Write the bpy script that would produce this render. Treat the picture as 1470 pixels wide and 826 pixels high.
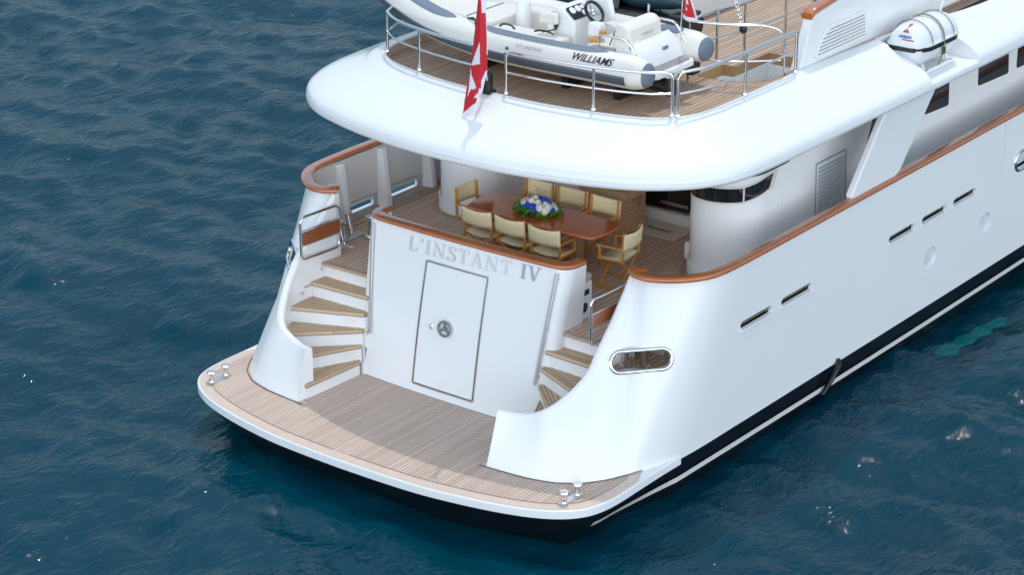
import bpy, bmesh, math, random
import numpy as np
from mathutils import Vector, Matrix
random.seed(7); rng = np.random.RandomState(5)
D = bpy.data
for o in list(D.objects): D.objects.remove(o, do_unlink=True)
scene = bpy.context.scene
COL = scene.collection
R = math.radians

# ------------------------------------------------------------------ camera, sky, sun, exposure
cam = D.cameras.new('camera'); camo = D.objects.new('camera', cam); COL.objects.link(camo)
camo.location = (19.263, -23.406, 14.777)
camo.rotation_euler = (R(90 - 22.1), 0, R(37.2))
cam.sensor_width = 36; cam.lens = 3390 / 1470 * 36
cam.clip_end = 12000; cam.clip_start = .5
scene.camera = camo
SUN = Vector((-.22, .42, 1)).normalized()
EL = math.asin(SUN.z); AZ = math.atan2(SUN.x, SUN.y)
VEIL = (5.8, 8.2, 10.8, 1); FILL_GLOW = (33, 35.4, 38, 1)
w = D.worlds.new('World'); scene.world = w; w.use_nodes = True
nt = w.node_tree; bg = nt.nodes['Background']
sky = nt.nodes.new('ShaderNodeTexSky'); sky.sky_type = 'NISHITA'; sky.sun_disc = False
sky.sun_elevation = EL; sky.sun_rotation = AZ; sky.air_density = 1.3; sky.dust_density = 1.2; sky.ozone_density = 1.2
# thin bright veil of high cloud mixed over the clear sky
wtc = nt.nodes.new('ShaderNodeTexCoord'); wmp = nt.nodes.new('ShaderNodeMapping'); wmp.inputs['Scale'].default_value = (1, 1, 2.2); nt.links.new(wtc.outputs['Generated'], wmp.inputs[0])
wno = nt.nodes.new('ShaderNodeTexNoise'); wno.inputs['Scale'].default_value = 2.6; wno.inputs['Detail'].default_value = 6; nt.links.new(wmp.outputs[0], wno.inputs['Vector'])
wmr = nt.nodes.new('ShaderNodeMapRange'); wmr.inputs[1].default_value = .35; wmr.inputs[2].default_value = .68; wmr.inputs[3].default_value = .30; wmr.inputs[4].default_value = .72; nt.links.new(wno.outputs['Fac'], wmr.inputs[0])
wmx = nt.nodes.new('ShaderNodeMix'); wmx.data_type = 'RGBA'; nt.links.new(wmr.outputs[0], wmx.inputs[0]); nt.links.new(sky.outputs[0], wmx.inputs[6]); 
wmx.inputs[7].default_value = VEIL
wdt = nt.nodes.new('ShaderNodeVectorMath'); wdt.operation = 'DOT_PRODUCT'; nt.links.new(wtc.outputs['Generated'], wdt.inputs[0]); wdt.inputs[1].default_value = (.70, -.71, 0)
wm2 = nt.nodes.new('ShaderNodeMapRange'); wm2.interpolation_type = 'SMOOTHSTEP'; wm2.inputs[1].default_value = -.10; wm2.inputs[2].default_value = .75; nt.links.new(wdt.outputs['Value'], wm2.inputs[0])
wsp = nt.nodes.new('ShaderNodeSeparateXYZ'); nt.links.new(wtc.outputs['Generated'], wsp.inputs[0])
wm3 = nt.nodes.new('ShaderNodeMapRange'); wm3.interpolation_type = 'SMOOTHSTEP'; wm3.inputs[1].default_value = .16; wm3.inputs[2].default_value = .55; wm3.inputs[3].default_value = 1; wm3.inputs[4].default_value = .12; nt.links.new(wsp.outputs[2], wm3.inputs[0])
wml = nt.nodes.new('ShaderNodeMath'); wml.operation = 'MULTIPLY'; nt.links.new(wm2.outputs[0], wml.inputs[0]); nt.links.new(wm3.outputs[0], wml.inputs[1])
wbk = nt.nodes.new('ShaderNodeMix'); wbk.data_type = 'RGBA'; nt.links.new(wml.outputs[0], wbk.inputs[0]); nt.links.new(wmx.outputs[2], wbk.inputs[6]); wbk.inputs[7].default_value = FILL_GLOW  # added low sky glow behind the camera, brightens shaded hull and aft deck
# bright aureole of thin cloud round the sun
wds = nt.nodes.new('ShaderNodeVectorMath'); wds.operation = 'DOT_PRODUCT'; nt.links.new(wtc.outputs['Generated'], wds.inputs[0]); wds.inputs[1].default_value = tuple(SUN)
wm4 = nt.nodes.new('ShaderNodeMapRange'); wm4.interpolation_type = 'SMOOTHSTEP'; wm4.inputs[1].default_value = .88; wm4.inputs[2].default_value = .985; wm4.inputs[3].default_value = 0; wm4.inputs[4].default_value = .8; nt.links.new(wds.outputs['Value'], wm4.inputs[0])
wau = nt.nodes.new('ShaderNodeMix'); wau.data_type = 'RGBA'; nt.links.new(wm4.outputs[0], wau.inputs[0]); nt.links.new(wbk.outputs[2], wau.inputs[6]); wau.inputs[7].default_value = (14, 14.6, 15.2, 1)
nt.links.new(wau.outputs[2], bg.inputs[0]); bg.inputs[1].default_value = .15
sl = D.lights.new('sun', 'SUN'); sl.energy = 2.0; sl.angle = R(.6); sl.color = (1, .95, .88)
so = D.objects.new('sun', sl); COL.objects.link(so)
so.rotation_euler = SUN.to_track_quat('Z', 'Y').to_euler()
vs = scene.view_settings
vs.view_transform = 'Standard'; vs.look = 'None'; vs.gamma = 1; vs.use_curve_mapping = False; vs.exposure = -.60
scene.cycles.diffuse_bounces = 10; scene.cycles.max_bounces = 16
scene.render.resolution_x = 1024; scene.render.resolution_y = 576

# ------------------------------------------------------------------ materials
def node(m, t, **k):
    n = m.node_tree.nodes.new(t)
    for a, b in k.items(): setattr(n, a, b)
    return n
def PM(name, col, rough=.4, metal=0, coat=0, var=0, vscale=3, bump=0, bscale=40, vcol=None):
    m = D.materials.new(name); m.use_nodes = True
    p = m.node_tree.nodes['Principled BSDF']; L = m.node_tree.links
    p.inputs['Base Color'].default_value = (*col, 1); p.inputs['Roughness'].default_value = rough
    p.inputs['Metallic'].default_value = metal; p.inputs['Coat Weight'].default_value = coat
    p.inputs['Coat Roughness'].default_value = .06
    if var or bump:
        tc = node(m, 'ShaderNodeTexCoord')
    if var:
        n = node(m, 'ShaderNodeTexNoise'); n.inputs['Scale'].default_value = vscale; n.inputs['Detail'].default_value = 5
        L.new(tc.outputs['Object'], n.inputs['Vector'])
        mx = node(m, 'ShaderNodeMix', data_type='RGBA')
        L.new(n.outputs['Fac'], mx.inputs[0])
        d = vcol or tuple(c * (1 - var) for c in col)
        mx.inputs[6].default_value = (*tuple(min(1, c * (1 + var * .6)) for c in col), 1); mx.inputs[7].default_value = (*d, 1)
        L.new(mx.outputs[2], p.inputs['Base Color'])
    if bump:
        n2 = node(m, 'ShaderNodeTexNoise'); n2.inputs['Scale'].default_value = bscale; n2.inputs['Detail'].default_value = 4
        L.new(tc.outputs['Object'], n2.inputs['Vector'])
        b = node(m, 'ShaderNodeBump'); b.inputs['Strength'].default_value = bump; b.inputs['Distance'].default_value = .01
        L.new(n2.outputs['Fac'], b.inputs['Height']); L.new(b.outputs[0], p.inputs['Normal'])
    return m
def teak(name, a, b, seam, angle=0, width=.058, seamw=.14, rough=.65, seglen=4.2, off=0.0):
    """laid planks: per plank tone, butt joints, grain, dark caulk lines"""
    m = D.materials.new(name); m.use_nodes = True; L = m.node_tree.links
    p = m.node_tree.nodes['Principled BSDF']; p.inputs['Roughness'].default_value = rough
    def M(op, x, y=None):
        n = node(m, 'ShaderNodeMath', operation=op)
        for i, v in enumerate((x, y)):
            if v is None: continue
            if isinstance(v, (int, float)): n.inputs[i].default_value = v
            else: L.new(v, n.inputs[i])
        return n.outputs[0]
    tc = node(m, 'ShaderNodeTexCoord'); rt = node(m, 'ShaderNodeVectorRotate', rotation_type='Z_AXIS')
    rt.inputs['Angle'].default_value = angle; L.new(tc.outputs['Object'], rt.inputs['Vector'])
    sp = node(m, 'ShaderNodeSeparateXYZ'); L.new(rt.outputs[0], sp.inputs[0])
    u = M('ADD', M('DIVIDE', sp.outputs[0], width), off); iu = M('FLOOR', u); fu = M('FRACT', u)
    wn = node(m, 'ShaderNodeTexWhiteNoise', noise_dimensions='1D'); L.new(iu, wn.inputs['W'])
    v = M('ADD', M('DIVIDE', sp.outputs[1], seglen), M('MULTIPLY', wn.outputs[0], 7.3)); iv = M('FLOOR', v); fv = M('FRACT', v)
    cv = node(m, 'ShaderNodeCombineXYZ'); L.new(iu, cv.inputs[0]); L.new(iv, cv.inputs[1])
    wn2 = node(m, 'ShaderNodeTexWhiteNoise', noise_dimensions='2D'); L.new(cv.outputs[0], wn2.inputs['Vector'])
    mp = node(m, 'ShaderNodeMapping'); mp.inputs['Scale'].default_value = (70, 2.2, 20); L.new(rt.outputs[0], mp.inputs[0])
    gn = node(m, 'ShaderNodeTexNoise'); gn.inputs['Scale'].default_value = 1; gn.inputs['Detail'].default_value = 4; L.new(mp.outputs[0], gn.inputs['Vector'])
    st = node(m, 'ShaderNodeTexNoise'); st.inputs['Scale'].default_value = .9; st.inputs['Detail'].default_value = 5; L.new(tc.outputs['Object'], st.inputs['Vector'])
    f = M('ADD', M('MULTIPLY', wn2.outputs[0], .60), M('ADD', M('MULTIPLY', gn.outputs['Fac'], .22), M('MULTIPLY', M('SUBTRACT', st.outputs['Fac'], .5), .7)))
    mx = node(m, 'ShaderNodeMix', data_type='RGBA'); L.new(f, mx.inputs[0])
    mx.inputs[6].default_value = (*a, 1); mx.inputs[7].default_value = (*b, 1)
    s1 = M('LESS_THAN', fu, seamw); s2 = M('LESS_THAN', fv, .0012); s = M('MAXIMUM', s1, s2)
    mx2 = node(m, 'ShaderNodeMix', data_type='RGBA'); L.new(s, mx2.inputs[0]); L.new(mx.outputs[2], mx2.inputs[6])
    mx2.inputs[7].default_value = (*seam, 1); L.new(mx2.outputs[2], p.inputs['Base Color'])
    return m
WHITE = PM('white_gelcoat', (.83, .84, .845), .16, var=.03, vscale=.7)
WHITE2 = PM('white_paint', (.84, .84, .835), .3, var=.03, vscale=1.5)
BLACK = PM('black_antifouling', (.006, .008, .012), .22, var=.5, vscale=2)
STRIPE = PM('boot_stripe_white', (.72, .73, .70), .3, var=.08, vscale=4)
TEAK_P = teak('weathered_teak', (.70, .545, .45), (.50, .365, .285), (.17, .115, .088))
TEAK_D = teak('deck_teak', (.74, .53, .385), (.52, .345, .24), (.16, .10, .07), width=.088, seamw=.13)
TEAK_U = teak('upper_teak', (.58, .42, .30), (.37, .25, .165), (.13, .085, .058), width=.088, seamw=.13)
TEAK_M = PM('teak_margin', (.70, .55, .455), .6, var=.15, vscale=9)
TEAK_MD = PM('teak_margin_deck', (.46, .33, .235), .6, var=.18, vscale=9)
TEAK_W = PM('teak_trim', (.42, .25, .12), .45, var=.2, vscale=14)
MAHO = PM('varnished_mahogany', (.46, .13, .028), .22, coat=1, var=.25, vscale=6)
TABLEM = PM('varnished_table', (.62, .16, .045), .15, coat=1, var=.22, vscale=5)
STEEL = PM('polished_steel', (.78, .77, .76), .12, metal=1)
BRUSH = PM('brushed_steel', (.62, .62, .62), .3, metal=1)
BLKP = PM('black_plastic', (.012, .012, .014), .35)
GLASS = PM('dark_glass', (.008, .010, .013), .04, coat=.5)
RUBBER = PM('dark_rubber', (.02, .022, .025), .6)
CANVAS = PM('cream_canvas', (.82, .70, .43), .85, var=.06, vscale=12, bump=.2, bscale=300)
CHAIRW = PM('honey_teak', (.60, .27, .055), .35, coat=.3, var=.25, vscale=18)
WICK = PM('slatted_teak', (.72, .44, .27), .6, var=.3, vscale=22)
MATM = PM('beige_mat', (.80, .70, .55), .95, var=.06, vscale=60, bump=.3, bscale=400)
INK = PM('dark_ink', (.015, .015, .02), .6)
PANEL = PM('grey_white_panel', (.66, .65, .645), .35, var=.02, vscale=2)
HYP = PM('cream_tube_fabric', (.80, .775, .715), .45, var=.03, vscale=2)
BLUG = PM('slate_blue_fabric', (.15, .19, .25), .5, var=.08, vscale=3)
STRK = PM('dark_grey_strake', (.075, .095, .12), .45)
CUSH = PM('cream_cushion', (.78, .75, .68), .6, var=.03, vscale=4)
GREYM = PM('grey_tread_mat', (.30, .28, .27), .7, var=.1, vscale=40)
RED = PM('flag_red', (.55, .008, .02), .7, var=.08, vscale=6)
FLAGW = PM('flag_white', (.74, .72, .78), .75)
LEAFM = PM('leaf_green', (.09, .28, .03), .5, var=.5, vscale=30)
BLUEF = PM('blue_petal', (.02, .09, .60), .6, var=.4, vscale=60)
WHITEF = PM('white_petal', (.80, .80, .74), .6, var=.12, vscale=60)
TEALSKI = PM('dark_teal_vinyl', (.012, .045, .062), .35, var=.2, vscale=5)
YEL = PM('ochre_pad', (.55, .27, .03), .5)
BEIGE = PM('beige_cushion', (.50, .42, .34), .8, var=.08, vscale=6)
RAFTM = PM('raft_shell', (.78, .81, .83), .3, var=.03, vscale=4)
LOGOR = PM('logo_red', (.55, .02, .03), .5); LOGOB = PM('logo_blue', (.02, .16, .42), .5)
TURQ = PM('turquoise_paint', (.20, 1.0, .92), .5)
HOLE = PM('dark_recess', (.03, .03, .032), .7)
GREYV = PM('porthole_grey', (.66, .71, .75), .35, var=.1, vscale=6)

# ------------------------------------------------------------------ mesh helpers
class MB:
    def __init__(s): s.V = []; s.F = []; s.MI = []
    def add(s, V, F, mi=0):
        o = len(s.V); s.V += [tuple(map(float, v)) for v in V]
        s.F += [tuple(i + o for i in f) for f in F]; s.MI += [mi] * len(F); return s
    def box(s, c, d, mi=0, rz=0, ax=None):
        c = np.array(c, float); h = np.array(d, float) / 2
        V = [np.array((x * h[0], y * h[1], z * h[2])) for x in (-1, 1) for y in (-1, 1) for z in (-1, 1)]
        if rz: V = [np.array((v[0] * math.cos(rz) - v[1] * math.sin(rz), v[0] * math.sin(rz) + v[1] * math.cos(rz), v[2])) for v in V]
        if ax is not None: V = [np.array(ax) @ v for v in V]
        return s.add([c + v for v in V], [(0, 1, 3, 2), (4, 6, 7, 5), (0, 4, 5, 1), (2, 3, 7, 6), (0, 2, 6, 4), (1, 5, 7, 3)], mi)
    def bar(s, a, b, wd, ht, mi=0, up=(0, 0, 1)):
        a = np.array(a, float); b = np.array(b, float); t = b - a; l = np.linalg.norm(t); t /= l
        u = np.array(up, float); 
        if abs(u @ t) > .95: u = np.array((1., 0, 0))
        sd = np.cross(t, u); sd /= np.linalg.norm(sd); u = np.cross(sd, t)
        return s.box((a + b) / 2, (l, wd, ht), mi, ax=np.c_[t, sd, u])
    def prism(s, out, z0, z1, mi=0):
        n = len(out); V = [(x, y, z0) for x, y in out] + [(x, y, z1) for x, y in out]
        F = [tuple(range(n - 1, -1, -1)), tuple(range(n, 2 * n))] + [(i, (i + 1) % n, n + (i + 1) % n, n + i) for i in range(n)]
        return s.add(V, F, mi)
    def extr(s, poly3, vec, mi=0):
        P = [np.array(p, float) for p in poly3]; n = len(P); v = np.array(vec, float)
        return s.add(P + [p + v for p in P], [tuple(range(n - 1, -1, -1)), tuple(range(n, 2 * n))] + [(i, (i + 1) % n, n + (i + 1) % n, n + i) for i in range(n)], mi)
    def grid(s, G, mi=0, cu=False, cv=False, capu=False):
        G = np.asarray(G, float); a, b = G.shape[:2]; F = []
        for i in range(a if cu else a - 1):
            for j in range(b if cv else b - 1):
                i2, j2 = (i + 1) % a, (j + 1) % b
                F.append((i * b + j, i2 * b + j, i2 * b + j2, i * b + j2))
        if capu: F += [tuple(range(b - 1, -1, -1)), tuple((a - 1) * b + j for j in range(b))]
        return s.add(G.reshape(-1, 3), F, mi)
    def tube(s, P, r, n=10, mi=0, closed=False, cap=True):
        P = [np.array(p, float) for p in P]; k = len(P); rr = r if hasattr(r, '__len__') else [r] * k; rings = []; nrm = None
        for i in range(k):
            if closed: t = P[(i + 1) % k] - P[i - 1]
            else: t = P[min(i + 1, k - 1)] - P[max(i - 1, 0)]
            t /= np.linalg.norm(t)
            if nrm is None:
                u = np.array((0, 0, 1.)) if abs(t[2]) < .9 else np.array((1., 0, 0)); nrm = u - t * (u @ t)
            else: nrm = nrm - t * (nrm @ t)
            nrm /= np.linalg.norm(nrm); b = np.cross(t, nrm)
            rings.append([P[i] + rr[i] * (math.cos(q) * nrm + math.sin(q) * b) for q in np.linspace(0, 2 * math.pi, n, endpoint=False)])
        return s.grid(rings, mi, cu=closed, cv=True, capu=cap and not closed)
    def lathe(s, prof, c=(0, 0, 0), n=16, mi=0, M=None):
        G = [[(r * math.cos(q), r * math.sin(q), z) for q in np.linspace(0, 2 * math.pi, n, endpoint=False)] for r, z in prof]
        G = np.array(G)
        if M is not None: G = G @ np.array(M).T
        return s.grid(G + np.array(c), mi, cv=True, capu=True)
    def ball(s, c, r, mi=0, sc=(1, 1, 1), n=10):
        G = [[(c[0] + sc[0] * r * math.sin(a) * math.cos(q), c[1] + sc[1] * r * math.sin(a) * math.sin(q), c[2] + sc[2] * r * math.cos(a)) for q in np.linspace(0, 2 * math.pi, n, endpoint=False)] for a in np.linspace(.02, math.pi - .02, n // 2 + 2)]
        return s.grid(G, mi, cv=True, capu=True)
    def sweep(s, path, prof, mi=0, closed=False, cap=True):
        """profile (lateral, up) swept along a path, kept upright"""
        P = [np.array(p, float) for p in path]; k = len(P); G = []
        for i in range(k):
            t = (P[(i + 1) % k] - P[i - 1]) if closed else P[min(i + 1, k - 1)] - P[max(i - 1, 0)]
            t = np.array((t[0], t[1], 0)); t /= np.linalg.norm(t); lat = np.array((t[1], -t[0], 0))
            G.append([P[i] + lat * a + np.array((0, 0, b)) for a, b in prof])
        return s.grid(G, mi, cu=closed, cv=True, capu=cap and not closed)
    def build(s, name, mats, parent=None, smooth=35, bevel=0, mirror=False, segs=2):
        me = D.meshes.new(name); me.from_pydata(s.V, [], s.F); 
        for m in (mats if isinstance(mats, (list, tuple)) else [mats]): me.materials.append(m)
        me.polygons.foreach_set('material_index', s.MI)
        bm = bmesh.new(); bm.from_mesh(me); bmesh.ops.recalc_face_normals(bm, faces=bm.faces); bm.to_mesh(me); bm.free()
        o = D.objects.new(name, me); COL.objects.link(o)
        if smooth:
            me.polygons.foreach_set('use_smooth', [True] * len(me.polygons)); me.set_sharp_from_angle(angle=R(smooth))
        if bevel:
            b = o.modifiers.new('bevel', 'BEVEL'); b.width = bevel; b.segments = segs; b.limit_method = 'ANGLE'; b.angle_limit = R(40); b.harden_normals = False
        if parent: o.parent = parent
        return o
def mirror_of(o, parent=None, name=None):
    c = o.copy(); c.data = o.data.copy(); COL.objects.link(c); c.parent = parent or o.parent
    bm = bmesh.new(); bm.from_mesh(c.data)
    for v in bm.verts: v.co.x = -v.co.x
    bmesh.ops.reverse_faces(bm, faces=bm.faces); bm.to_mesh(c.data); bm.free()
    c.data.set_sharp_from_angle(angle=R(35))
    return c
def catmull(P, k=6, closed=False):
    P = [np.array(p, float) for p in P]; n = len(P); out = []
    for i in range(n if closed else n - 1):
        if closed: a, b, c, d = P[i - 1], P[i], P[(i + 1) % n], P[(i + 2) % n]
        else: a, b, c, d = P[max(i - 1, 0)], P[i], P[i + 1], P[min(i + 2, n - 1)]
        for t in np.linspace(0, 1, k, endpoint=False):
            out.append(.5 * (2 * b + (c - a) * t + (2 * a - 5 * b + 4 * c - d) * t * t + (3 * b - a - 3 * c + d) * t ** 3))
    if not closed: out.append(P[-1])
    return out
def fillet(P, r, n=5, closed=False):
    P = [np.array(p, float) for p in P]; out = []; k = len(P)
    for i in range(k):
        if not closed and i in (0, k - 1): out.append(P[i]); continue
        a, b, c = P[i - 1], P[i], P[(i + 1) % k]; u = a - b; v = c - b; lu, lv = np.linalg.norm(u), np.linalg.norm(v)
        q = min(r, lu * .48, lv * .48); s = b + u / lu * q; e = b + v / lv * q
        for t in np.linspace(0, 1, n): out.append((1 - t) ** 2 * s + 2 * t * (1 - t) * b + t * t * e)
    return out
def flat(name, out, z, mat, parent=None, holes=()):
    bm = bmesh.new(); ed = []
    for lp in (out, *holes):
        vs_ = [bm.verts.new((x, y, z)) for x, y in lp]
        ed += [bm.edges.new((vs_[i], vs_[(i + 1) % len(vs_)])) for i in range(len(vs_))]
    bmesh.ops.triangle_fill(bm, edges=ed, use_beauty=True, use_dissolve=False)
    for f in bm.faces:
        f.normal_update()
        if f.normal.z < 0: f.normal_flip()
    me = D.meshes.new(name); bm.to_mesh(me); bm.free(); me.materials.append(mat)
    o = D.objects.new(name, me); COL.objects.link(o); o.parent = parent
    return o
def inset(out, d):
    """shrink a closed 2D outline by d (counter-clockwise or clockwise)"""
    P = np.array(out, float); n = len(P); A = sum(P[i][0] * P[(i + 1) % n][1] - P[(i + 1) % n][0] * P[i][1] for i in range(n)); sg = 1 if A > 0 else -1; res = []
    for i in range(n):
        t1 = P[i] - P[i - 1]; t2 = P[(i + 1) % n] - P[i]
        t1 = t1 / (np.linalg.norm(t1) + 1e-9); t2 = t2 / (np.linalg.norm(t2) + 1e-9)
        m = np.array((-(t1 + t2)[1], (t1 + t2)[0])) * sg; m /= np.linalg.norm(m) + 1e-9
        c = max(.4, abs(m @ (np.array((-t1[1], t1[0])) * sg))); res.append(P[i] + m * d / c)
    return [tuple(p) for p in res]
def rrect(w_, h_, r, n=4):
    o = []
    for cx, cy, a0 in ((w_ / 2 - r, h_ / 2 - r, 0), (-w_ / 2 + r, h_ / 2 - r, 90), (-w_ / 2 + r, -h_ / 2 + r, 180), (w_ / 2 - r, -h_ / 2 + r, 270)):
        o += [(cx + r * math.cos(R(a0 + q)), cy + r * math.sin(R(a0 + q))) for q in np.linspace(0, 90, n)]
    return o
def boolean(o, cutter_mb, op='DIFFERENCE'):
    c = cutter_mb.build('cut', WHITE, smooth=0)
    md = o.modifiers.new('b', 'BOOLEAN'); md.object = c; md.operation = op; md.solver = 'EXACT'
    dg = bpy.context.evaluated_depsgraph_get(); ev = o.evaluated_get(dg)
    me = D.meshes.new_from_object(ev, preserve_all_data_layers=False, depsgraph=dg)
    print('BOOL', len(o.data.vertices), len(me.vertices), len(c.data.vertices))
    o.modifiers.clear(); old = o.data; o.data = me; D.meshes.remove(old); D.objects.remove(c, do_unlink=True)
    me.polygons.foreach_set('use_smooth', [True] * len(me.polygons)); me.set_sharp_from_angle(angle=R(35))
def text(name, body, mat, fn, parent, size=1, shear=0, space=1, thick=0, width=None, bold=0):
    """built-in lettering turned to a mesh; fn maps (u, v) to the surface; u is centred"""
    cu = D.curves.new('t', 'FONT'); cu.body = body; cu.size = size; cu.shear = shear; cu.space_character = space; cu.align_x = 'LEFT'; cu.resolution_u = 3; cu.offset = bold
    ob = D.objects.new('t', cu); COL.objects.link(ob)
    dg = bpy.context.evaluated_depsgraph_get(); me = D.meshes.new_from_object(ob.evaluated_get(dg)); D.objects.remove(ob, do_unlink=True)
    bm = bmesh.new(); bm.from_mesh(me); bmesh.ops.triangulate(bm, faces=bm.faces); bmesh.ops.subdivide_edges(bm, edges=bm.edges, cuts=0)
    xs = [v.co.x for v in bm.verts]; mn, mx = min(xs), max(xs); k = (width / (mx - mn)) if width else 1
    for v in bm.verts: v.co = Vector(fn((v.co.x - (mn + mx) / 2) * k, v.co.y * k))
    bm.to_mesh(me); bm.free(); me.name = name; me.materials.clear(); me.materials.append(mat)
    o = D.objects.new(name, me); COL.objects.link(o); o.parent = parent
    if thick: md = o.modifiers.new('s', 'SOLIDIFY'); md.thickness = thick; md.offset = 0
    return o
def thing(name, label, cat, loc=(0, 0, 0), rz=0, group=None):
    o = D.objects.new(name, None); COL.objects.link(o); o.location = loc; o.rotation_euler = (0, 0, rz); o.empty_display_size = .2
    o['label'] = label; o['category'] = cat
    if group: o['group'] = group
    return o
def tag(o, label, cat, group=None):
    o['label'] = label; o['category'] = cat
    if group: o['group'] = group
    return o
def copy_tree(o, parent=None):
    c = o.copy(); COL.objects.link(c); c.parent = parent
    for ch in o.children: copy_tree(ch, c)
    return c
PI = math.pi

# ------------------------------------------------------------------ water (one sheet to the horizon)
def axis(lo, hi, step, far, g=1.13):
    a = list(np.arange(lo, hi + step, step)); s = step; x = a[-1]
    while x < far: s *= g; x += s; a.append(x)
    s = step; x = a[0]
    while x > -far: s *= g; x -= s; a.insert(0, x)
    return np.array(a)
fx, fy = math.sin(R(-37.2)), math.cos(R(-37.2))
U = axis(15, 72, .15, 5000); Vv = axis(-20, 20, .15, 5000)
UU, VW = np.meshgrid(U, Vv, indexing='ij')
X = 19.263 + UU * fx + VW * fy; Y = -23.406 + UU * fy - VW * fx
Z = np.zeros_like(X); wr = np.random.RandomState(11)
su = np.gradient(U)[:, None] * np.ones_like(X); sv = np.gradient(Vv)[None, :] * np.ones_like(X); sp_ = np.maximum(su, sv)
for i in range(110):
    lam = .5 * (9 / .5) ** (wr.rand() ** 1.5); ang = R(62) + wr.randn() * .62
    k = 2 * PI / lam; amp = .0049 * lam ** .72 * (0.6 + .8 * wr.rand())
    amp = min(amp, .035)
    ph = wr.rand() * 6.28; arg = k * (X * math.cos(ang) + Y * math.sin(ang)) + ph + .8 * np.sin(.13 * X * wr.rand() + .11 * Y + ph)
    fade = np.clip((lam / sp_ - 2.5) / 3, 0, 1)
    Z += fade * amp * (np.sin(arg) + .28 * np.cos(2 * arg))
me = D.meshes.new('water'); nu, nv = X.shape
me.vertices.add(nu * nv); me.vertices.foreach_set('co', np.stack([X, Y, Z], -1).astype('f').ravel())
ii, jj = np.meshgrid(np.arange(nu - 1), np.arange(nv - 1), indexing='ij'); q = ii * nv + jj
Fq = np.stack([q, q + nv, q + nv + 1, q + 1], -1).reshape(-1, 4)
me.loops.add(Fq.size); me.loops.foreach_set('vertex_index', Fq.ravel().astype('i'))
me.polygons.add(len(Fq)); me.polygons.foreach_set('loop_start', np.arange(0, Fq.size, 4, dtype='i')); me.polygons.foreach_set('loop_total', np.full(len(Fq), 4, dtype='i'))
me.update(calc_edges=True); me.polygons.foreach_set('use_smooth', [True] * len(me.polygons))
water = D.objects.new('water', me); COL.objects.link(water); water['kind'] = 'structure'; water.location.z = -.10
m = D.materials.new('sea_water'); m.use_nodes = True; L = m.node_tree.links
p = m.node_tree.nodes['Principled BSDF']; p.inputs['Roughness'].default_value = .035; p.inputs['IOR'].default_value = 1.333; p.inputs['Specular IOR Level'].default_value = .42
tc = node(m, 'ShaderNodeTexCoord'); n1 = node(m, 'ShaderNodeTexNoise'); n1.inputs['Scale'].default_value = .11; n1.inputs['Detail'].default_value = 3
L.new(tc.outputs['Object'], n1.inputs['Vector'])
mx = node(m, 'ShaderNodeMix', data_type='RGBA'); mx.inputs[6].default_value = (.0006, .044, .076, 1); mx.inputs[7].default_value = (.0009, .064, .106, 1)
L.new(n1.outputs['Fac'], mx.inputs[0]); L.new(mx.outputs[2], p.inputs['Base Color'])
mp = node(m, 'ShaderNodeMapping'); mp.inputs['Rotation'].default_value = (0, 0, R(-62)); mp.inputs['Scale'].default_value = (1.0, .5, 1); L.new(tc.outputs['Object'], mp.inputs[0])
hs = []
for sc, wgt in ((1.7, 1.0), (4.6, .60), (12, .26)):
    n = node(m, 'ShaderNodeTexNoise'); n.inputs['Scale'].default_value = sc; n.inputs['Detail'].default_value = 3; n.inputs['Distortion'].default_value = .5; L.new(mp.outputs[0], n.inputs['Vector'])
    k = node(m, 'ShaderNodeMath', operation='MULTIPLY'); L.new(n.outputs['Fac'], k.inputs[0]); k.inputs[1].default_value = wgt; hs.append(k.outputs[0])
a1 = node(m, 'ShaderNodeMath', operation='ADD'); L.new(hs[0], a1.inputs[0]); L.new(hs[1], a1.inputs[1])
a2 = node(m, 'ShaderNodeMath', operation='ADD'); L.new(a1.outputs[0], a2.inputs[0]); L.new(hs[2], a2.inputs[1])
bp = node(m, 'ShaderNodeBump'); bp.inputs['Strength'].default_value = .6; bp.inputs['Distance'].default_value = .095; L.new(a2.outputs[0], bp.inputs['Height']); L.new(bp.outputs[0], p.inputs['Normal'])
tr = node(m, 'ShaderNodeBsdfTransparent'); tr.inputs[0].default_value = (.06, .92, .90, 1)
ms = node(m, 'ShaderNodeMixShader'); ms.inputs[0].default_value = .34
L.new(p.outputs[0], ms.inputs[1]); L.new(tr.outputs[0], ms.inputs[2]); L.new(ms.outputs[0], m.node_tree.nodes['Material Output'].inputs[0])
me.materials.append(m)
SEABED = PM('deep_blue', (.002, .018, .03), .9)
sb = MB().add([(-6000, -6000, -9), (6000, -6000, -9), (6000, 6000, -9), (-6000, 6000, -9)], [(0, 1, 2, 3)]).build('sea_bed', SEABED, smooth=0); sb['kind'] = 'structure'

# ================================================================== THE YACHT
Yt = thing('motor_yacht', 'large white motor yacht with teak decks, mahogany cap rails and a swim platform astern', 'yacht')
ZD = 1.97; ZP = .55
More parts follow.
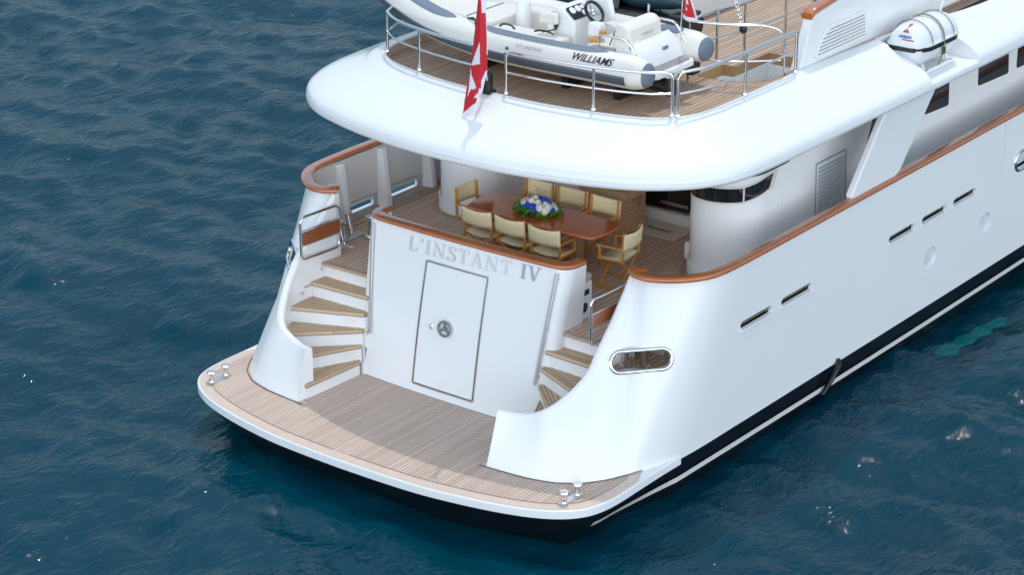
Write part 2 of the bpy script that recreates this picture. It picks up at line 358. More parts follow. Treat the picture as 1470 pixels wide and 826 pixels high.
# ---- hull topsides with the swept quarters
Bc = [(1.70,-.86),(1.97,-.845),(2.3,-.81),(2.55,-.75),(2.75,-.68),(2.90,-.58),(3.02,-.49),(3.12,-.37),(3.20,-.26),(3.27,-.14),(3.33,0),(3.39,.15),(3.45,.33),(3.52,.58),(3.58,.9),(3.61,1.25),(3.625,1.7),(3.63,2.3)]
Ec = [(1.72,-.62,1.30),(1.93,-.54,1.27),(2.15,-.48,1.30),(2.37,-.44,1.41),(2.53,-.32,1.52),(2.67,-.09,1.70),(2.75,.12,1.90),(2.77,.30,2.12),(2.77,.55,2.37),(2.75,.86,2.66),(2.73,1.12,2.93),(3.0,1.10,2.95),(3.3,1.30,2.96),(3.52,1.55,2.96),(3.65,1.85,2.96),(3.69,2.2,2.96),(3.69,2.6,2.96),(3.69,3.0,2.96)]
B3 = [(x, y, .5) for x, y in Bc]; E3 = list(Ec)
for yb, ye in ((3, 3.5), (4, 4.3), (5, 5.15), (6.5, 6.5), (8.5, 8.5), (10.5, 10.5), (13, 13), (16, 16), (19, 19), (22, 22.3), (25, 25.6), (28, 29), (30, 31.5)):
    fb = 1 - max(0, (yb - 14) / 16.2) ** 2.2; fe = 1 - max(0, (ye - 16) / 15.6) ** 2.4
    xb = 3.63 + .07 * min(1, (yb - 2) / 8)
    B3.append((max(.03, xb * fb), yb, .5)); E3.append((max(.03, 3.69 * fe), ye, 2.96 + max(0, ye - 12) * .06))
nb = len(Bc)
Bs = np.array(catmull(B3, 3)); Es = np.array(catmull(E3, 3))
hull = MB(); rows = 17
G = np.array([[Bs[j] + (Es[j] - Bs[j]) * t + np.array((.012, -.012, 0)) * math.sin(PI * t) for t in np.linspace(0, 1, rows)] for j in range(len(Bs))])
jc = next(j for j in range(len(Bs)) if Bs[j][1] > 12.9)
hull.grid(G[:jc + 1]); ho = hull.build('hull', WHITE, Yt, smooth=40)
sd = ho.modifiers.new('s', 'SOLIDIFY'); sd.thickness = .05; sd.offset = 1
_t = ho.data.polygons[len(ho.data.polygons) // 2]
if _t.normal.x > 0: sd.offset = -1
cut = MB()
def slot(y0, y1, z0, z1, x0=3.3, x1=4.0, r=None):
    r = r or (z1 - z0) / 2 * .98; o = rrect(y1 - y0, z1 - z0, r, 5)
    cut.extr([(x0, (y0 + y1) / 2 + a, (z0 + z1) / 2 + b) for a, b in o], (x1 - x0, 0, 0))
PORTS = [(2.33, 3.15), (3.40, 4.24), (6.50, 7.30), (7.54, 8.33), (8.57, 9.33)]
for a, b in PORTS: slot(a, b, 1.975, 2.105)
PORTH = [(7.91, 1.33), (9.76, 1.36), (12.4, 1.38)]
for y, z in PORTH: slot(y - .20, y + .20, z - .17, z + .17, r=.16)
slot(10.74, 11.39, 1.98, 2.26)
# oval fairlead in the quarter: axis across the surface
oc = np.array((3.15, .68, 1.968)); ou = np.array((.58, .62, .03)); ou /= np.linalg.norm(ou); on = np.array((.72, -.66, .2)); on -= ou * (on @ ou); on /= np.linalg.norm(on); ov = np.cross(on, ou); ov = ov if ov[2] > 0 else -ov
OVAL = [oc + ou * a + ov * b for a, b in rrect(.80, .235, .115, 7)]
cut.extr([q - on * .35 for q in OVAL], on * .8)
boolean(ho, cut)
# join the port half to the same hull mesh
bm = bmesh.new(); bm.from_mesh(ho.data); 
fw = [[bm.verts.new(p_) for p_ in col] for col in G[jc:]]
for a_, b_ in zip(fw[:-1], fw[1:]):
    for i in range(rows - 1): bm.faces.new((a_[i], b_[i], b_[i + 1], a_[i + 1])).smooth = True
geo = bmesh.ops.duplicate(bm, geom=bm.verts[:] + bm.edges[:] + bm.faces[:])['geom']
for g in geo:
    if isinstance(g, bmesh.types.BMVert): g.co.x = -g.co.x
bmesh.ops.reverse_faces(bm, faces=[g for g in geo if isinstance(g, bmesh.types.BMFace)]); bm.to_mesh(ho.data); bm.free(); ho.data.set_sharp_from_angle(angle=R(38))
# oval frames
def surf_ray(pt, d):
    ok, loc, nr, _ = ho.ray_cast(Vector(pt), Vector(d)); return np.array(loc) if ok else None
fr = []
for q in [oc + ou * a + ov * b for a, b in rrect(.85, .28, .138, 8)]:
    h = surf_ray(q + on * .6, -on); fr.append(h if h is not None else q)
f1 = MB().tube(fr, .03, 8, closed=True).build('fairlead_frame', STEEL, Yt, smooth=60); mirror_of(f1)
fr2 = MB().tube([(3.705, 11.065 + a, 2.12 + b) for a, b in rrect(.70, .33, .16, 6)], .03, 8, closed=True).build('fairlead_frame', STEEL, Yt, smooth=60)
for y, z in PORTH:
    pl = MB().extr([(3.632, y + a, z + b) for a, b in rrect(.44, .38, .17, 5)], (.02, 0, 0)).build('porthole', GREYV, Yt, smooth=0); mirror_of(pl)
# lower lip of each freeing port
for a, b in PORTS:
    lp = MB().box((3.675, (a + b) / 2, 1.972), (.085, b - a + .02, .03)).build('freeing_port_lip', WHITE, Yt, smooth=0, bevel=.006); mirror_of(lp)
# stem piece of seam lines on the topside
MB().box((3.7, 10.25, 2.45), (.012, .008, .95)).build('hull_seam', PANEL, Yt, smooth=0)
# ---- black bottom and boot stripe
half = catmull([(0,-1.89),(.7,-1.875),(1.4,-1.83),(2.2,-1.69),(2.8,-1.52),(3.2,-1.32),(3.45,-1.08),(3.57,-.80),(3.61,-.45),(3.61,.05),(3.61,.6),(3.62,1.02)], 4)
half = [(float(a[0]), float(a[1])) for a in half]
fullp = half + [(-x, y) for x, y in reversed(half[1:])]
side = [(3.64, 2.5), (3.68, 5), (3.71, 8), (3.72, 11), (3.72, 14.5), (3.62, 17), (3.3, 20), (2.7, 23), (1.8, 26), (.8, 28.6), (.05, 30)]
ol = half + side; nl = len(ol)
def level(z, ia, is_):
    res = []
    for i, (x, y) in enumerate(ol):
        k = np.clip((y + .3) / 1.4, 0, 1) if i < len(half) else 1
        t = (np.array(ol[min(i + 1, nl - 1)]) - np.array(ol[max(i - 1, 0)])); t /= np.linalg.norm(t); nrm = np.array((-t[1], t[0]))
        d = ia * (1 - k) + is_ * k; xx = x + nrm[0] * d; yy = y + nrm[1] * d
        res.append((max(xx, 0) if i else 0, yy, z))
    return res
bmb = MB(); Lv = [level(.53, .06, .045), level(.30, .14, .06), level(.12, .26, .085), level(0, .36, .12), level(-.8, 1.0, .6)]
Gb = np.array(Lv); bmb.grid(Gb); bmb.grid(Gb * np.array((-1, 1, 1)))
bmb.build('black_bottom', BLACK, Yt, smooth=50)
st = MB(); i0 = next(i for i, (x, y) in enumerate(half) if y > -.85 and x > 3.3)
Ls = np.array([level(.225, .17, .064), level(.14, .235, .074)])[:, i0:]
for sx in (1, -1): st.grid((Ls + np.array((.02, 0, 0))) * np.array((sx, 1, 1)))
st.build('boot_stripe', STRIPE, Yt, smooth=50)
fe = MB().tube([(3.67, 4.75, .12), (3.70, 4.93, .3), (3.72, 5.12, .50), (3.68, 5.16, .56)], [.03, .045, .05, .03], 10).build('bilge_outlet', BLACK, Yt, smooth=60)
fin = MB(); fo_ = [(3.80, 8.1), (3.98, 8.12), (4.07, 8.35), (4.00, 8.6), (4.10, 8.85), (4.04, 9.1), (4.14, 9.35), (4.06, 9.6), (4.16, 9.85), (4.08, 10.05), (3.98, 9.95), (3.95, 9.6), (3.88, 9.4), (3.91, 9.1), (3.82, 8.85), (3.86, 8.55), (3.78, 8.35)]
fin.extr([(x, y, -.30) for x, y in fo_], (0, 0, -.05)); fin.build('stabiliser_fin', TURQ, Yt, smooth=0)
# ---- swim platform
pf = MB(); pf.prism(fullp, .425, .55).build('swim_platform', WHITE, Yt, smooth=30, bevel=.014, segs=3)
tk = [(x, y) for x, y in half if y < .12] + [(3.42, .42), (3.1, .85)]
tko = tk + [(-x, y) for x, y in reversed(tk[1:])]
# counter-clockwise outline, closed across the transom
outer = inset(tko, .03); inner = inset(tko, .20)
flat('platform_margin', outer, .5535, TEAK_M, Yt)
flat('platform_planking', inner, .5575, TEAK_P, Yt)
# caulk line round the margin, curved margin boards at the foot of the quarters and transom
cl = [( *pnt, .5585) for pnt in inset(tko, .197)]
MB().sweep(cl[:-1], [(-.003, 0), (.003, 0), (.003, .002), (-.003, .002)]).build('caulk_line', PM('caulk_brown', (.20, .14, .11), .7), Yt, smooth=0)
def foot(path, wd, name='margin_board'):
    P2 = [np.array((x, y, .0)) for x, y in path]; m_ = MB()
    m_.sweep([(x, y, .559) for x, y in path], [(-wd, 0), (.02, 0), (.02, .004), (-wd, .004)]); o = m_.build(name, TEAK_M, Yt, smooth=0)
    k_ = MB().sweep([(x, y, .561) for x, y in path], [(-wd - .008, 0), (-wd, 0), (-wd, .003), (-wd - .008, .003)]).build('caulk_line', INK, Yt, smooth=0)
    e_ = MB().sweep([(x, y, .563) for x, y in path], [(-.004, 0), (.006, 0), (.006, .004), (-.004, .004)]).build('caulk_line', INK, Yt, smooth=0)
    return o, k_, e_
qp = [tuple(a) for a in catmull([(1.60, -.865)] + Bc[:13], 3)]
for ob in foot(list(reversed(qp)), -.13): mirror_of(ob)
# ---- transom block
NY = lambda x: .43 + .05 * (abs(x) / 1.7) ** 2
def tr_outline(z, n=30):
    """plan of the transom block at height z (starboard half, from centre to the forward end)"""
    f = (z - ZP) / 2.35; dy = .40 * f - .03 * math.sin(PI * min(1, f)); xw = 1.66 + .16 * f; rr = .05 + .16 * f
    pts = [(x, NY(x) + dy) for x in np.linspace(0, xw - rr, 14)]
    cx, cy = xw - rr, NY(xw - rr) + dy + rr
    pts += [(cx + rr * math.sin(a), cy - rr * math.cos(a)) for a in np.linspace(.12, PI / 2, 9)]
    pts += [(xw + .01 * t, cy + t * max(.02, (1.24 + .02) - cy)) for t in (.33, .66, 1)]
    return pts
Gt = []
for z in np.linspace(ZP, 2.86, 16):
    h = tr_outline(z); Gt.append([(-x, y, z) for x, y in reversed(h[1:])] + [(x, y, z) for x, y in h])
tb = MB(); tb.grid(Gt)
top = Gt[-1]; inn = [(x * .93, max(y, 0) + .16 if abs(x) < 1.5 else y, 2.86) for x, y, z in top]
inn = [(min(max(x, -1.66), 1.66), (y + .19) if abs(x) < 1.62 else max(y, 1.0) , 2.86) for x, y, z in top]
tb.grid([top, inn, [(x, y, ZD) for x, y, z in inn]])
tro = tb.build('transom', WHITE, Yt, smooth=45)
def on_tr(x, z, off=.004):
    h = tr_outline(z); xs = [a for a, b in h]; ys = [b for a, b in h]
    return (x, float(np.interp(abs(x), xs, ys)) - off, z)
for ob in foot([(x, NY(x)) for x in np.linspace(-1.64, 1.64, 24)], .11): pass
# cap on the transom
capP = [(x, y) for x, y in tr_outline(2.88)]
capP = [(x, y) for x, y in capP if y < 1.26]
path = [(-x, y + .055, 2.895) for x, y in reversed(capP[1:])] + [(x, y + .055, 2.895) for x, y in capP]
path = [(x * (1 - .045 * (abs(x) > 1.5)), y, z) for x, y, z in path]
prof_cap = [(a, b) for a, b in rrect(.20, .06, .028, 4)]
MB().sweep(path, prof_cap).build('cap_rail', MAHO, Yt, smooth=50)
# transom door
dr = MB(); zs = np.linspace(.705, 2.51, 8)
def strip(mb, u0, z0, u1, z1, wd, off=.012, mi=0, n=8):
    u0, z0, u1, z1 = map(float, (u0, z0, u1, z1)); t = np.array((u1 - u0, z1 - z0)); t /= np.linalg.norm(t); nn = np.array((-t[1], t[0])) * wd / 2
    G = []
    for k in np.linspace(0, 1, n):
        c = np.array((u0, z0)) * (1 - k) + np.array((u1, z1)) * k
        a, b = c + nn, c - nn
        A, Bq = np.array(on_tr(*a, -.01)), np.array(on_tr(*b, -.01)); A2, B2 = np.array(on_tr(*a, off)), np.array(on_tr(*b, off))
        G.append([A, A2, B2, Bq])
    mb.grid(G, mi, cv=True, capu=True)
xl = lambda z: -.645 + .06 * (z - .7) / 1.8; xr = lambda z: .455 + .055 * (z - .7) / 1.8
Gd = [[on_tr(xl(z) * (1 - t) + xr(z) * t, z, .006) for t in np.linspace(0, 1, 6)] for z in zs]
door = MB().grid(Gd).build('transom_door', WHITE, Yt, smooth=60)
f = MB()
for (a, b, c, d) in ((xl(.70), .70, xl(2.51), 2.51), (xr(.70), .70, xr(2.51), 2.51), (xl(.70), .70, xr(.70), .70), (xl(2.51), 2.51, xr(2.51), 2.51)): strip(f, a, b, c, d, .034, .014)
f.build('door_frame', BRUSH, door, smooth=0)
f = MB()
for (a, b, c, d) in ((xl(.70), .72, xl(2.51), 2.50), (xr(.70), .72, xr(2.51), 2.50), (xl(.70), .70, xr(.70), .70), (xl(2.51), 2.51, xr(2.51), 2.51)): strip(f, a, b, c, d, .007, .0165)
f.build('door_seal', RUBBER, door, smooth=0)
wc = np.array(on_tr(-.115, 1.63, 0)); wn_ = np.array((0, -1, .17)); wn_ /= np.linalg.norm(wn_); wx = np.array((1., 0, 0)); wz = np.cross(wn_, wx); wz = wz if wz[2] > 0 else -wz; Mw = np.c_[wx, -wz, wn_] if np.linalg.det(np.c_[wx, -wz, wn_]) > 0 else np.c_[wx, wz, wn_]
MB().lathe([(.165, 0), (.165, .012), (.155, .018), (.135, .010), (.12, .010)], wc, 28, M=Mw).build('wheel_dish', WHITE2, door, smooth=40)
hw = MB(); ring = [wc + wn_ * .055 + .105 * (math.cos(a) * wx + math.sin(a) * wz) for a in np.linspace(0, 2 * PI, 24, endpoint=False)]
hw.tube(ring, .017, 8, closed=True)
for a in (90, 210, 330): hw.tube([wc + wn_ * .05, wc + wn_ * .055 + .105 * (math.cos(R(a)) * wx + math.sin(R(a)) * wz)], .015, 6)
hw.lathe([(.03, .0), (.03, .06), (.015, .075)], wc, 12, M=Mw); hw.build('hand_wheel', PM('grey_metal', (.22, .24, .26), .35, metal=.6), door, smooth=50)
lk = np.array(on_tr(-.385, 1.60, .004)); MB().lathe([(.04, 0), (.04, .012), (.02, .02), (.018, .006)], lk, 14, M=Mw).build('door_lock', STEEL, door, smooth=40)
# hand rails on the transom
for sx in (1, -1):
    hr = MB(); a = np.array(on_tr(1.645, 2.82, .05)); b = np.array(on_tr(1.50, 1.22, .05))
    a[0] *= sx; b[0] *= sx; hr.bar(a, b, .045, .022, up=(0, -1, .2))
    for t in (.06, .5, .94):
        c = a * (1 - t) + b * t; hr.tube([c, c + np.array((.05 * sx, .10, 0))], .011, 6)
    hr.build('transom_handrail', BRUSH, Yt, smooth=30, bevel=.004)
# name: serif capitals as raised metal letters
def serif(ch):
    T, N, S = .17, .06, .05   # thick, thin, serif
    def q(x0, y0, x1, y1, wd): 
        return [(x0 - wd / 2, y0), (x0 + wd / 2, y0), (x1 + wd / 2, y1), (x1 - wd / 2, y1)]
    def s(x, y, wd=.34): return [(x - wd / 2, y - S / 2), (x + wd / 2, y - S / 2), (x + wd / 2, y + S / 2), (x - wd / 2, y + S / 2)]
    if ch == 'I': return [q(.2, 0, .2, 1, T), s(.2, .025), s(.2, .975)], .4
    if ch == 'L': return [q(.2, 0, .2, 1, T), s(.2, .975), [(.05, 0), (.62, 0), (.66, .27), (.60, .27), (.52, .06), (.05, .06)]], .68
    if ch == "'": return [[(.08, .72), (.14, .72), (.22, .9), (.2, 1), (.08, 1), (.07, .9)]], .28
    if ch == 'N': return [q(.17, 0, .17, 1, N), q(.73, 0, .73, 1, N), q(.73 - .02, 0, .17, 1, T), s(.17, .025, .26), s(.1, .975, .24), s(.73, .975, .26)], .92
    if ch == 'T': return [q(.35, 0, .35, 1, T), s(.35, .025), [(.0, .72), (.05, .72), (.12, .93), (.58, .93), (.65, .72), (.70, .72), (.68, 1), (.02, 1)]], .72
    if ch == 'A': return [q(.1, 0, .39, 1, N), q(.67, 0, .38, 1, T), [(.18, .3), (.56, .3), (.56, .36), (.18, .36)], s(.1, .025, .26), s(.67, .025, .32)], .80
    if ch == 'V': return [q(.36, 0, .1, 1, T), q(.36, 0, .63, 1, N), s(.1, .975, .32), s(.63, .975, .26)], .74
    if ch == 'S':
        pts = [(.50, .80), (.44, .93), (.28, .97), (.13, .90), (.10, .74), (.18, .60), (.32, .50), (.45, .40), (.50, .26), (.44, .10), (.28, .03), (.12, .08), (.06, .22)]
        P_ = catmull([(a, b) for a, b in pts], 3); out = []; n = len(P_)
        for i in range(n - 1):
            w0, w1 = [.05 + .11 * math.sin(PI * min(1, max(0, (k / n - .1) / .8))) for k in (i, i + 1)]
            d = P_[i + 1] - P_[i]; nn = np.array((-d[1], d[0])) / np.linalg.norm(d)
            out.append([tuple(P_[i] + nn * w0 / 2), tuple(P_[i] - nn * w0 / 2), tuple(P_[i + 1] - nn * w1 / 2), tuple(P_[i + 1] + nn * w1 / 2)])
        return out + [[(.03, .02), (.07, .02), (.09, .28), (.03, .28)], [(.47, .72), (.53, .72), (.53, .98), (.49, .98)]], .58
    return [], .3
LETM = PM('polished_letter', (.70, .69, .70), .28, metal=.5)
GH = .20; u = 0; seq = []
for ch in "L'INSTANT IV":
    polys, adv = serif(ch); seq.append((u, polys)); u += adv + .10
for word, rng_ in (("name_lettering", range(0, 2)), ("name_lettering", range(2, 9)), ("name_numeral", range(10, 12))):
    ml = MB()
    for i in rng_:
        u0, polys = seq[i]
        for pi, po in enumerate(polys):
            P3 = []
            for a, b in po:
                xx = -.965 + (u0 + a) / u * 2.36; zz = 2.585 + b * GH + .04 * ((xx + .96) / 2.3)
                P3.append(np.array(on_tr(xx, zz, .004)))
            ml.extr(P3, (0, -.005 - .0005 * pi, .001))
    ml.build(word, LETM if word == 'name_lettering' else PM('letter_dark_reflection', (.36, .41, .48), .3, metal=.8), Yt, smooth=0)  # numeral's darker reflection is put into its base colour
# ---- stairs
TR = [(.787, [(-1.655,-.70),(-1.655,.42),(-1.745,.46),(-2.02,-.20),(-2.06,-.62)]),
      (1.023, [(-1.99,-.30),(-1.735,.45),(-1.80,.50),(-2.36,.02),(-2.30,-.42)]),
      (1.26, [(-2.44,-.33),(-1.72,.455),(-1.76,.54),(-2.66,.155),(-2.62,-.08)]),
      (1.497, [(-2.66,.06),(-1.725,.50),(-1.725,.60),(-2.655,.64)]),
      (1.733, [(-2.655,.56),(-1.735,.59),(-1.80,.90),(-2.655,.93)])]
def nosing(P, z, sx):
    a, b = np.array(P[0]), np.array(P[1]); ang = math.atan2(b[1] - a[1], b[0] - a[0])
    return ang
for sx in (1, -1):
    for k, (z, P) in enumerate(TR):
        P = [(x + .13, y + .02) if abs(x) < 1.85 and k else (x + (.06 if abs(x) < 1.85 and y > .3 else 0), y) for x, y in P]
        Q = [(-x * sx * (1 if True else 1), y) for x, y in P] if sx == 1 else list(P)
        Q = [(abs(x) * sx, y) for x, y in P]
        a, b = Q[0], Q[1]; ang = math.atan2(b[1] - a[1], b[0] - a[0])
        tm = teak('tread_teak', (.68, .49, .32), (.48, .32, .19), (.08, .05, .03), angle=PI / 2 - ang, width=.055, seamw=.17, seglen=5, off=.6 - (a[0] * math.cos(PI / 2 - ang) - a[1] * math.sin(PI / 2 - ang)) / .055)
        t = MB().prism(Q, z - .045, z).build('stair_tread', tm, Yt, smooth=0, bevel=.006)
        # dark caulk edge round the tread
        ctr = np.mean(np.array(Q), 0)
        E_ = MB().prism([tuple(np.array(q_) + (np.array(q_) - ctr) * .005) for q_ in Q], z - .050, z - .044).build('tread_edge', INK, t, smooth=0)
        # white riser below, set back under the nosing
        d = np.array((b[0] - a[0], b[1] - a[1])); d /= np.linalg.norm(d); nn = np.array((-d[1], d[0])); nn = nn if nn @ (ctr - np.array(a)) > 0 else -nn
        R_ = [tuple(np.array(q_) + nn * .03) for q_ in (a, b)] + [tuple(np.array(q_) + nn * .12) for q_ in (b, a)]
        MB().prism(R_, z - .30 if k else ZP, z - .048).build('stair_riser', WHITE, Yt, smooth=0)
        MB().prism([(sx * 1.58, abs(b[1]) + .03), (sx * 1.58, 1.0), (sx * 1.79, 1.0), (sx * 1.79, abs(b[1]) + .09)], ZP, z - .048).build('stair_core', WHITE, Yt, smooth=0)
        if k in (1, 3):
            c = np.array(a) * .22 + np.array(b) * .78 + nn * .028; lx = np.array((d[0], d[1], 0)); mlt = MB()
            mlt.extr([np.array((*c, z - .145)) + lx * p_ + np.array((0, 0, q_)) for p_, q_ in rrect(.17 if k == 3 else .19, .085, .03, 4)], (-nn[0] * .014, -nn[1] * .014, 0)); mlt.build('step_light', PM('lamp_lens', (.80, .78, .76), .4), Yt, smooth=0, bevel=.004)
    # deck edge nosing and last riser
    MB().bar((sx * 1.74, .86, ZD - .022), (sx * 2.70, .84, ZD - .022), .10, .05).build('deck_nosing', TEAK_MD, Yt, smooth=0, bevel=.01)
    MB().box((sx * 2.2, .90, ZD - .17), (.96, .06, .24)).build('stair_riser', WHITE, Yt, smooth=0)
    # inner (stair side) wall of the quarter with a rounded crest
    Er = np.array(catmull(Ec[:11], 3)); Gw = []
    for i in range(len(Er)):
        t = Er[min(i + 1, len(Er) - 1)] - Er[max(i - 1, 0)]; t = t[:2] / np.linalg.norm(t[:2]); nr = np.array((-t[1], t[0], 0))
        e = Er[i]; Gw.append([e + np.array((0, 0, -.02)) , e + nr * .012 + np.array((0, 0, .012)), e + nr * .045 + np.array((0, 0, .028)), e + nr * .08 + np.array((0, 0, .018)), e + nr * .10 + np.array((0, 0, -.012)), e + nr * .103 + np.array((0, 0, -.08)), np.array((*(e + nr * .103)[:2], ZP))])
    Gw = np.array(Gw); Gw[:, :, 0] *= sx
    wmb = MB().grid(Gw)
    # end faces: wing tip and forward edge
    b0 = np.array((1.70 * sx, -.86, ZP)); wmb.add([b0, *Gw[0]], [tuple(range(0, 8))])
    fe_ = Gw[-1]; bk = fe_[:, :] + np.array((0, .10, 0)); wmb.grid([fe_, bk]); wmb.add(list(bk), [tuple(range(len(bk)))])
    wmb.build('stair_wall', WHITE, Yt, smooth=50)
    for (px_, py_, pz_) in ((2.64, .35, 1.62), (2.64, .78, 1.87)): MB().ball((sx * px_, py_, pz_), .022).build('stair_stud', BRUSH, Yt)
    # mooring pocket behind the oval opening
    pk = [(2.62, .40), (2.86, .40), (3.08, .68), (3.26, .88), (3.42, 1.2), (3.48, 1.5), (2.62, 1.5)]
    flat('pocket_floor', [(sx * x, y) for x, y in pk], 1.70, TEAK_D, Yt)
    MB().box((sx * 3.1, 1.52, 1.85), (.9, .03, .3)).build('pocket_wall', PANEL, Yt, smooth=0)
    for (x, y) in ((2.74, .92), (2.95, 1.06), (3.12, 1.36)):
        MB().lathe([(.085, 0), (.085, .015), (.045, .03), (.038, .25), (.055, .30), (.05, .33)], (sx * x, y, 1.702), 14).build('bollard', STEEL, Yt)
# ---- main aft deck
dk = [(0, .99), (1.68, .99), (1.70, .82), (2.70, .82), (2.70, 1.5), (3.45, 1.5), (3.56, 2.0), (3.56, 24), (0, 24)]
flat('aft_deck', dk + [(-x, y) for x, y in reversed(dk[1:-1])], ZD, TEAK_D, Yt)
for sx in (1, -1):
    wm = MB().add([(sx * 3.26, 1.55, ZD + .004), (sx * 3.42, 1.55, ZD + .004), (sx * 3.42, 20, ZD + .004), (sx * 3.26, 20, ZD + .004)], [(0, 1, 2, 3)]); wm.build('waterway_margin', TEAK_MD, Yt, smooth=0)
    wv = MB().add([(sx * 3.42, 1.55, ZD + .005), (sx * 3.57, 1.55, ZD + .005), (sx * 3.57, 20, ZD + .005), (sx * 3.42, 20, ZD + .005)], [(0, 1, 2, 3)]); wv.build('waterway', TEAK_MD, Yt, smooth=0)
    # inner bulwark skin, with the two freeing ports left open, and tapered stanchions
    bmk = MB(); ys = [1.75, 2.33, 3.15, 3.40, 4.24, 6.5, 7.3, 7.54, 8.33, 8.57, 9.33, 24]
    for i in range(len(ys) - 1):
        op = any(abs(ys[i] - a) < .01 for a, b in PORTS)
        zz = [2.19, 2.95] if op else [ZD, 2.95]
        bmk.add([(sx * 3.575, ys[i], zz[0]), (sx * 3.575, ys[i + 1], zz[0]), (sx * 3.575, ys[i + 1], zz[1]), (sx * 3.575, ys[i], zz[1])], [(0, 1, 2, 3)])
        if op: bmk.box((sx * 3.61, (ys[i] + ys[i + 1]) / 2, 2.19), (.07, ys[i + 1] - ys[i], .02))
    bmk.build('bulwark_lining', PANEL, Yt, smooth=0)
    for y in (2.28, 3.27, 4.38, 6.4, 8.45):
        V8 = [(sx * xx, y + yy * q_, zz_) for zz_, xi, q_ in ((ZD, 3.38, 1), (2.92, 3.49, 1)) for xx, yy in ((3.58, -.085), (3.58, .085), (xi, .06), (xi, -.06))]
        MB().add(V8, [(0, 1, 2, 3), (7, 6, 5, 4), (0, 4, 5, 1), (1, 5, 6, 2), (2, 6, 7, 3), (3, 7, 4, 0)]).build('bulwark_stanchion', WHITE, Yt, smooth=0, bevel=.02)
    # cap rail along the bulwark, hooked round at the aft end
    cp = catmull([(2.66, 1.19, 3.0), (2.80, 1.08, 3.0), (3.02, 1.08, 3.0), (3.28, 1.24, 3.0), (3.48, 1.47, 3.0), (3.60, 1.78, 3.0), (3.635, 2.3, 3.0), (3.64, 3.2, 3.0), (3.64, 6, 3.0), (3.64, 10, 3.0), (3.64, 12, 3.0)], 6)
    cp += [np.array(e) + np.array((-.05, 0, .04)) for e in Es if e[1] > 13]
    cpo = MB().sweep([(sx * a[0], a[1], a[2]) for a in cp], [(a, b) for a, b in rrect(.175, .078, .036, 4)]).build('cap_rail', MAHO, Yt, smooth=50)
    MB().lathe([(.09, 0), (.11, .012), (.11, .05), (.085, .062)], (sx * 2.74, 1.19, 2.985), 16).build('cap_end', MAHO, Yt)
    # gate folded against the quarter
    gt = MB(); lo = [(sx * 2.585, .30, 2.17), (sx * 2.585, 1.14, 2.14), (sx * 2.585, 1.14, 2.80), (sx * 2.585, .30, 2.83)]
    gate = MB().tube(fillet(lo, .10, 6, closed=True), .021, 8, closed=True).build('side_gate', STEEL, Yt, smooth=60)
    MB().extr([(sx * 2.578, .32, 2.41), (sx * 2.578, 1.12, 2.38), (sx * 2.578, 1.12, 2.575), (sx * 2.578, .32, 2.60)], (-.03 * sx, 0, 0)).build('gate_board', PM('gate_wood', (.30, .085, .028), .25, coat=1, var=.3, vscale=8), gate, smooth=0, bevel=.005)
    MB().tube([(sx * 2.585, .32, 2.385), (sx * 2.585, 1.12, 2.355)], .010, 6).tube([(sx * 2.585, .32, 2.615), (sx * 2.585, 1.12, 2.59)], .010, 6).build('gate_bar', STEEL, gate)
    MB().tube(fillet([(sx * 2.6, 1.20, 2.12), (sx * 2.6, 1.27, 2.12), (sx * 2.6, 1.27, 2.42), (sx * 2.6, 1.20, 2.42)], .05), .012, 6).build('grab_handle', STEEL, Yt)
    # mooring gear inside the bulwark
    for (x, y, h, r) in ((3.08, 1.98, .33, .045), (2.98, 1.66, .30, .045)):
        b_ = MB().tube([(sx * x, y, ZD), (sx * (x + .07), y, ZD + h)], r, 12).lathe([(r + .03, 0), (r + .03, .02), (r, .025)], (sx * (x + .07), y, ZD + h - .01), 12).build('bollard', STEEL, Yt)
    MB().box((sx * 2.96, 1.78, ZD + .012), (.16, .62, .02)).build('bollard_plate', BRUSH, Yt, smooth=0)
    MB().lathe([(.13, 0), (.13, .03), (.085, .05), (.08, .27), (.115, .31), (.115, .34), (.05, .35)], (sx * 2.72, 2.06, ZD + .004), 20).build('capstan', STEEL, Yt)
    MB().lathe([(.19, 0), (.19, .006), (.13, .008)], (sx * 2.72, 2.06, ZD), 24).build('capstan_ring', TEAK_MD, Yt)
# cabinet behind the transom, starboard
cb = MB().box((1.44, 1.38, ZD + .27), (.56, .36, .54)).build('side_cabinet', WHITE2, Yt, smooth=0, bevel=.02)
MB().box((1.44, 1.38, ZD + .60), (.56, .36, .11)).build('cabinet_cushion', BEIGE, cb, smooth=0, bevel=.035)
MB().box((1.722, 1.37, ZD + .40), (.006, .22, .08)).build('cabinet_vent', HOLE, cb, smooth=0)
MB().lathe([(.075, 0), (.075, .006), (.05, .008)], (1.72, 1.37, ZD + .18), 16, M=np.array([[0, 0, 1], [1, 0, 0], [0, 1, 0]])).build('cabinet_speaker', HOLE, cb)
